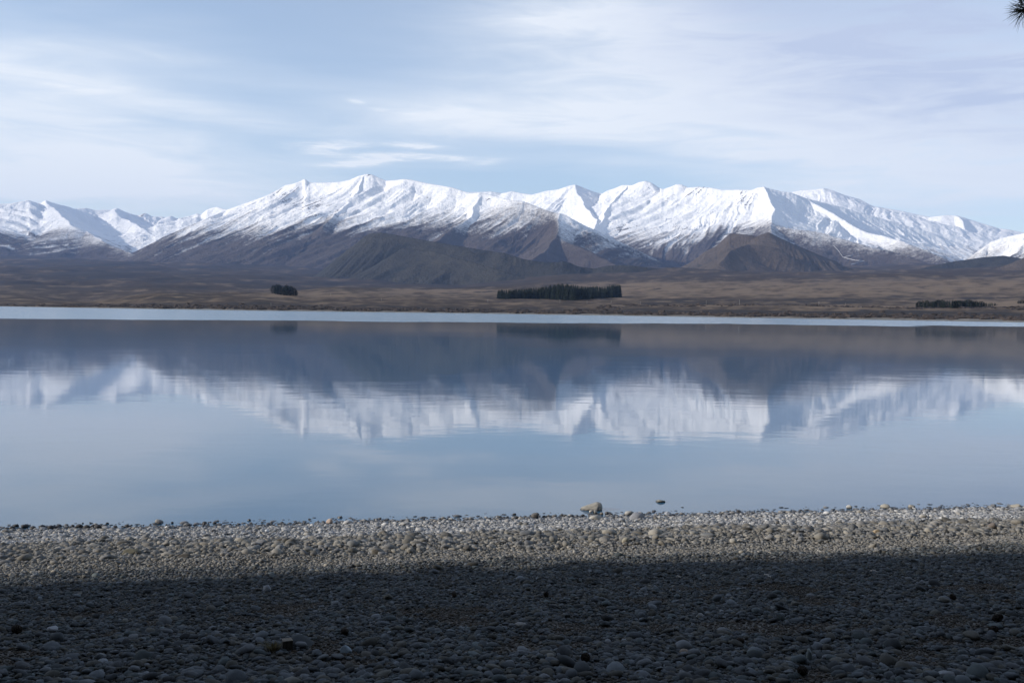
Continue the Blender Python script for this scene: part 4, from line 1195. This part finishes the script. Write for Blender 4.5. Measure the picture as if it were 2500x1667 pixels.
for i, s_ in enumerate(spots):
    zg = float(beach_z(s_.x, s_.y))
    if i == 0: o = pine0
    else:
        o = pine0.copy(); COL.objects.link(o)
        for ch in (cr, tr):
            c_ = ch.copy(); COL.objects.link(c_); c_.parent = o
    o.location = (s_.x, s_.y, min(zg, 6)); o.rotation_euler = (0, 0, random.uniform(0, 6.28))
    k = random.uniform(.99, 1.01)
    o.scale = (k, k, random.uniform(.92, 1.15))

# the pine at the right whose twig hangs into the top right corner
tip = Vector(px_at(2500, 27, 5.0))
root = Vector((8.2, 2.2, float(beach_z(8.2, 2.2))))
bp_ = empty('pine_tree', root)
V_, F_ = crown_mesh(5, 15, 3.1, 5.2, 7000, 0.5, False)
np_mesh('crown', V_, F_, M_NEEDLE, False, None, bp_)
bm_obj('trunk', trunk_bm(15, .28, 5.0, 2.8, 8), M_BARK, bp_)
bm = bmesh.new()
tl = tip - root
start = Vector((0.1, 0.1, tl.z - 0.2))
pts = [start, start.lerp(tl, .35) + Vector((0, 0, .35)), start.lerp(tl, .7) + Vector((0, 0, .28)), start.lerp(tl, .9) + Vector((0, 0, .10)), tl + Vector((0.06, -0.01, .035)), tl]
tube(bm, pts, [.05, .03, .016, .009, .006, .004], 7)
branch = bm_obj('branch', bm, M_BARK, bp_)
def needle_tuft(center, axis, n, L, seed, spread):
    rnd = random.Random(seed)
    bm = bmesh.new()
    axis = Vector(axis).normalized()
    for i in range(n):
        along = rnd.uniform(-.03, .012)
        b0 = center + axis * along
        v = Vector((rnd.gauss(0, 1), rnd.gauss(0, 1), rnd.gauss(0, 1))).normalized()
        dr = (axis * spread + v).normalized()
        l = L * rnd.uniform(.75, 1.12)
        t = dr.orthogonal().normalized(); s_ = dr.cross(t)
        sag = Vector((0, 0, -.08 * l))
        r_ = .0009
        ra = [bm.verts.new(b0 + (t * math.cos(k * 2.094) + s_ * math.sin(k * 2.094)) * r_) for k in range(3)]
        rb = [bm.verts.new(b0 + dr * l * .6 + sag * .3 + (t * math.cos(k * 2.094) + s_ * math.sin(k * 2.094)) * r_) for k in range(3)]
        e = bm.verts.new(b0 + dr * l + sag)
        for k in range(3):
            bm.faces.new((ra[k], ra[(k + 1) % 3], rb[(k + 1) % 3], rb[k])); bm.faces.new((rb[k], rb[(k + 1) % 3], e))
    return bm
bm_obj('needle_tuft', needle_tuft(tl, (-1, .1, -.35), 100, .088, 1, .45), M_NEEDLE, branch)
bm_obj('needle_tuft', needle_tuft(tl + Vector((.0, .02, .035)), (-.5, 0, .9), 60, .075, 2, .6), M_NEEDLE, branch)
bm_obj('needle_tuft', needle_tuft(tl + Vector((.09, 0, .03)), (-.6, 0, .2), 60, .085, 3, .3), M_NEEDLE, branch)
tag(bp_, 'pine whose dark needle tuft hangs into the top right corner of the view', 'tree')

# ------------------------------------------------------------------ haze
hb = bmesh.new()
bmesh.ops.create_cube(hb, size=1.0)
for v in hb.verts:
    v.co = Vector((v.co.x * 32000, 6500 + v.co.y * 20000, -4.5 if v.co.z < 0 else 1750))
mh = bpy.data.materials.new('haze_air'); mh.use_nodes = True
mh.node_tree.nodes.remove(mh.node_tree.nodes['Principled BSDF'])
pv = mh.node_tree.nodes.new('ShaderNodeVolumePrincipled')
pv.inputs['Color'].default_value = (0.34, 0.53, 1.0, 1)
pv.inputs['Density'].default_value = 3.2e-5
pv.inputs['Anisotropy'].default_value = 0.0
mh.node_tree.links.new(pv.outputs[0], mh.node_tree.nodes['Material Output'].inputs['Volume'])
haze = bm_obj('haze', hb, mh, smooth=False)
tag(haze, kind='stuff')
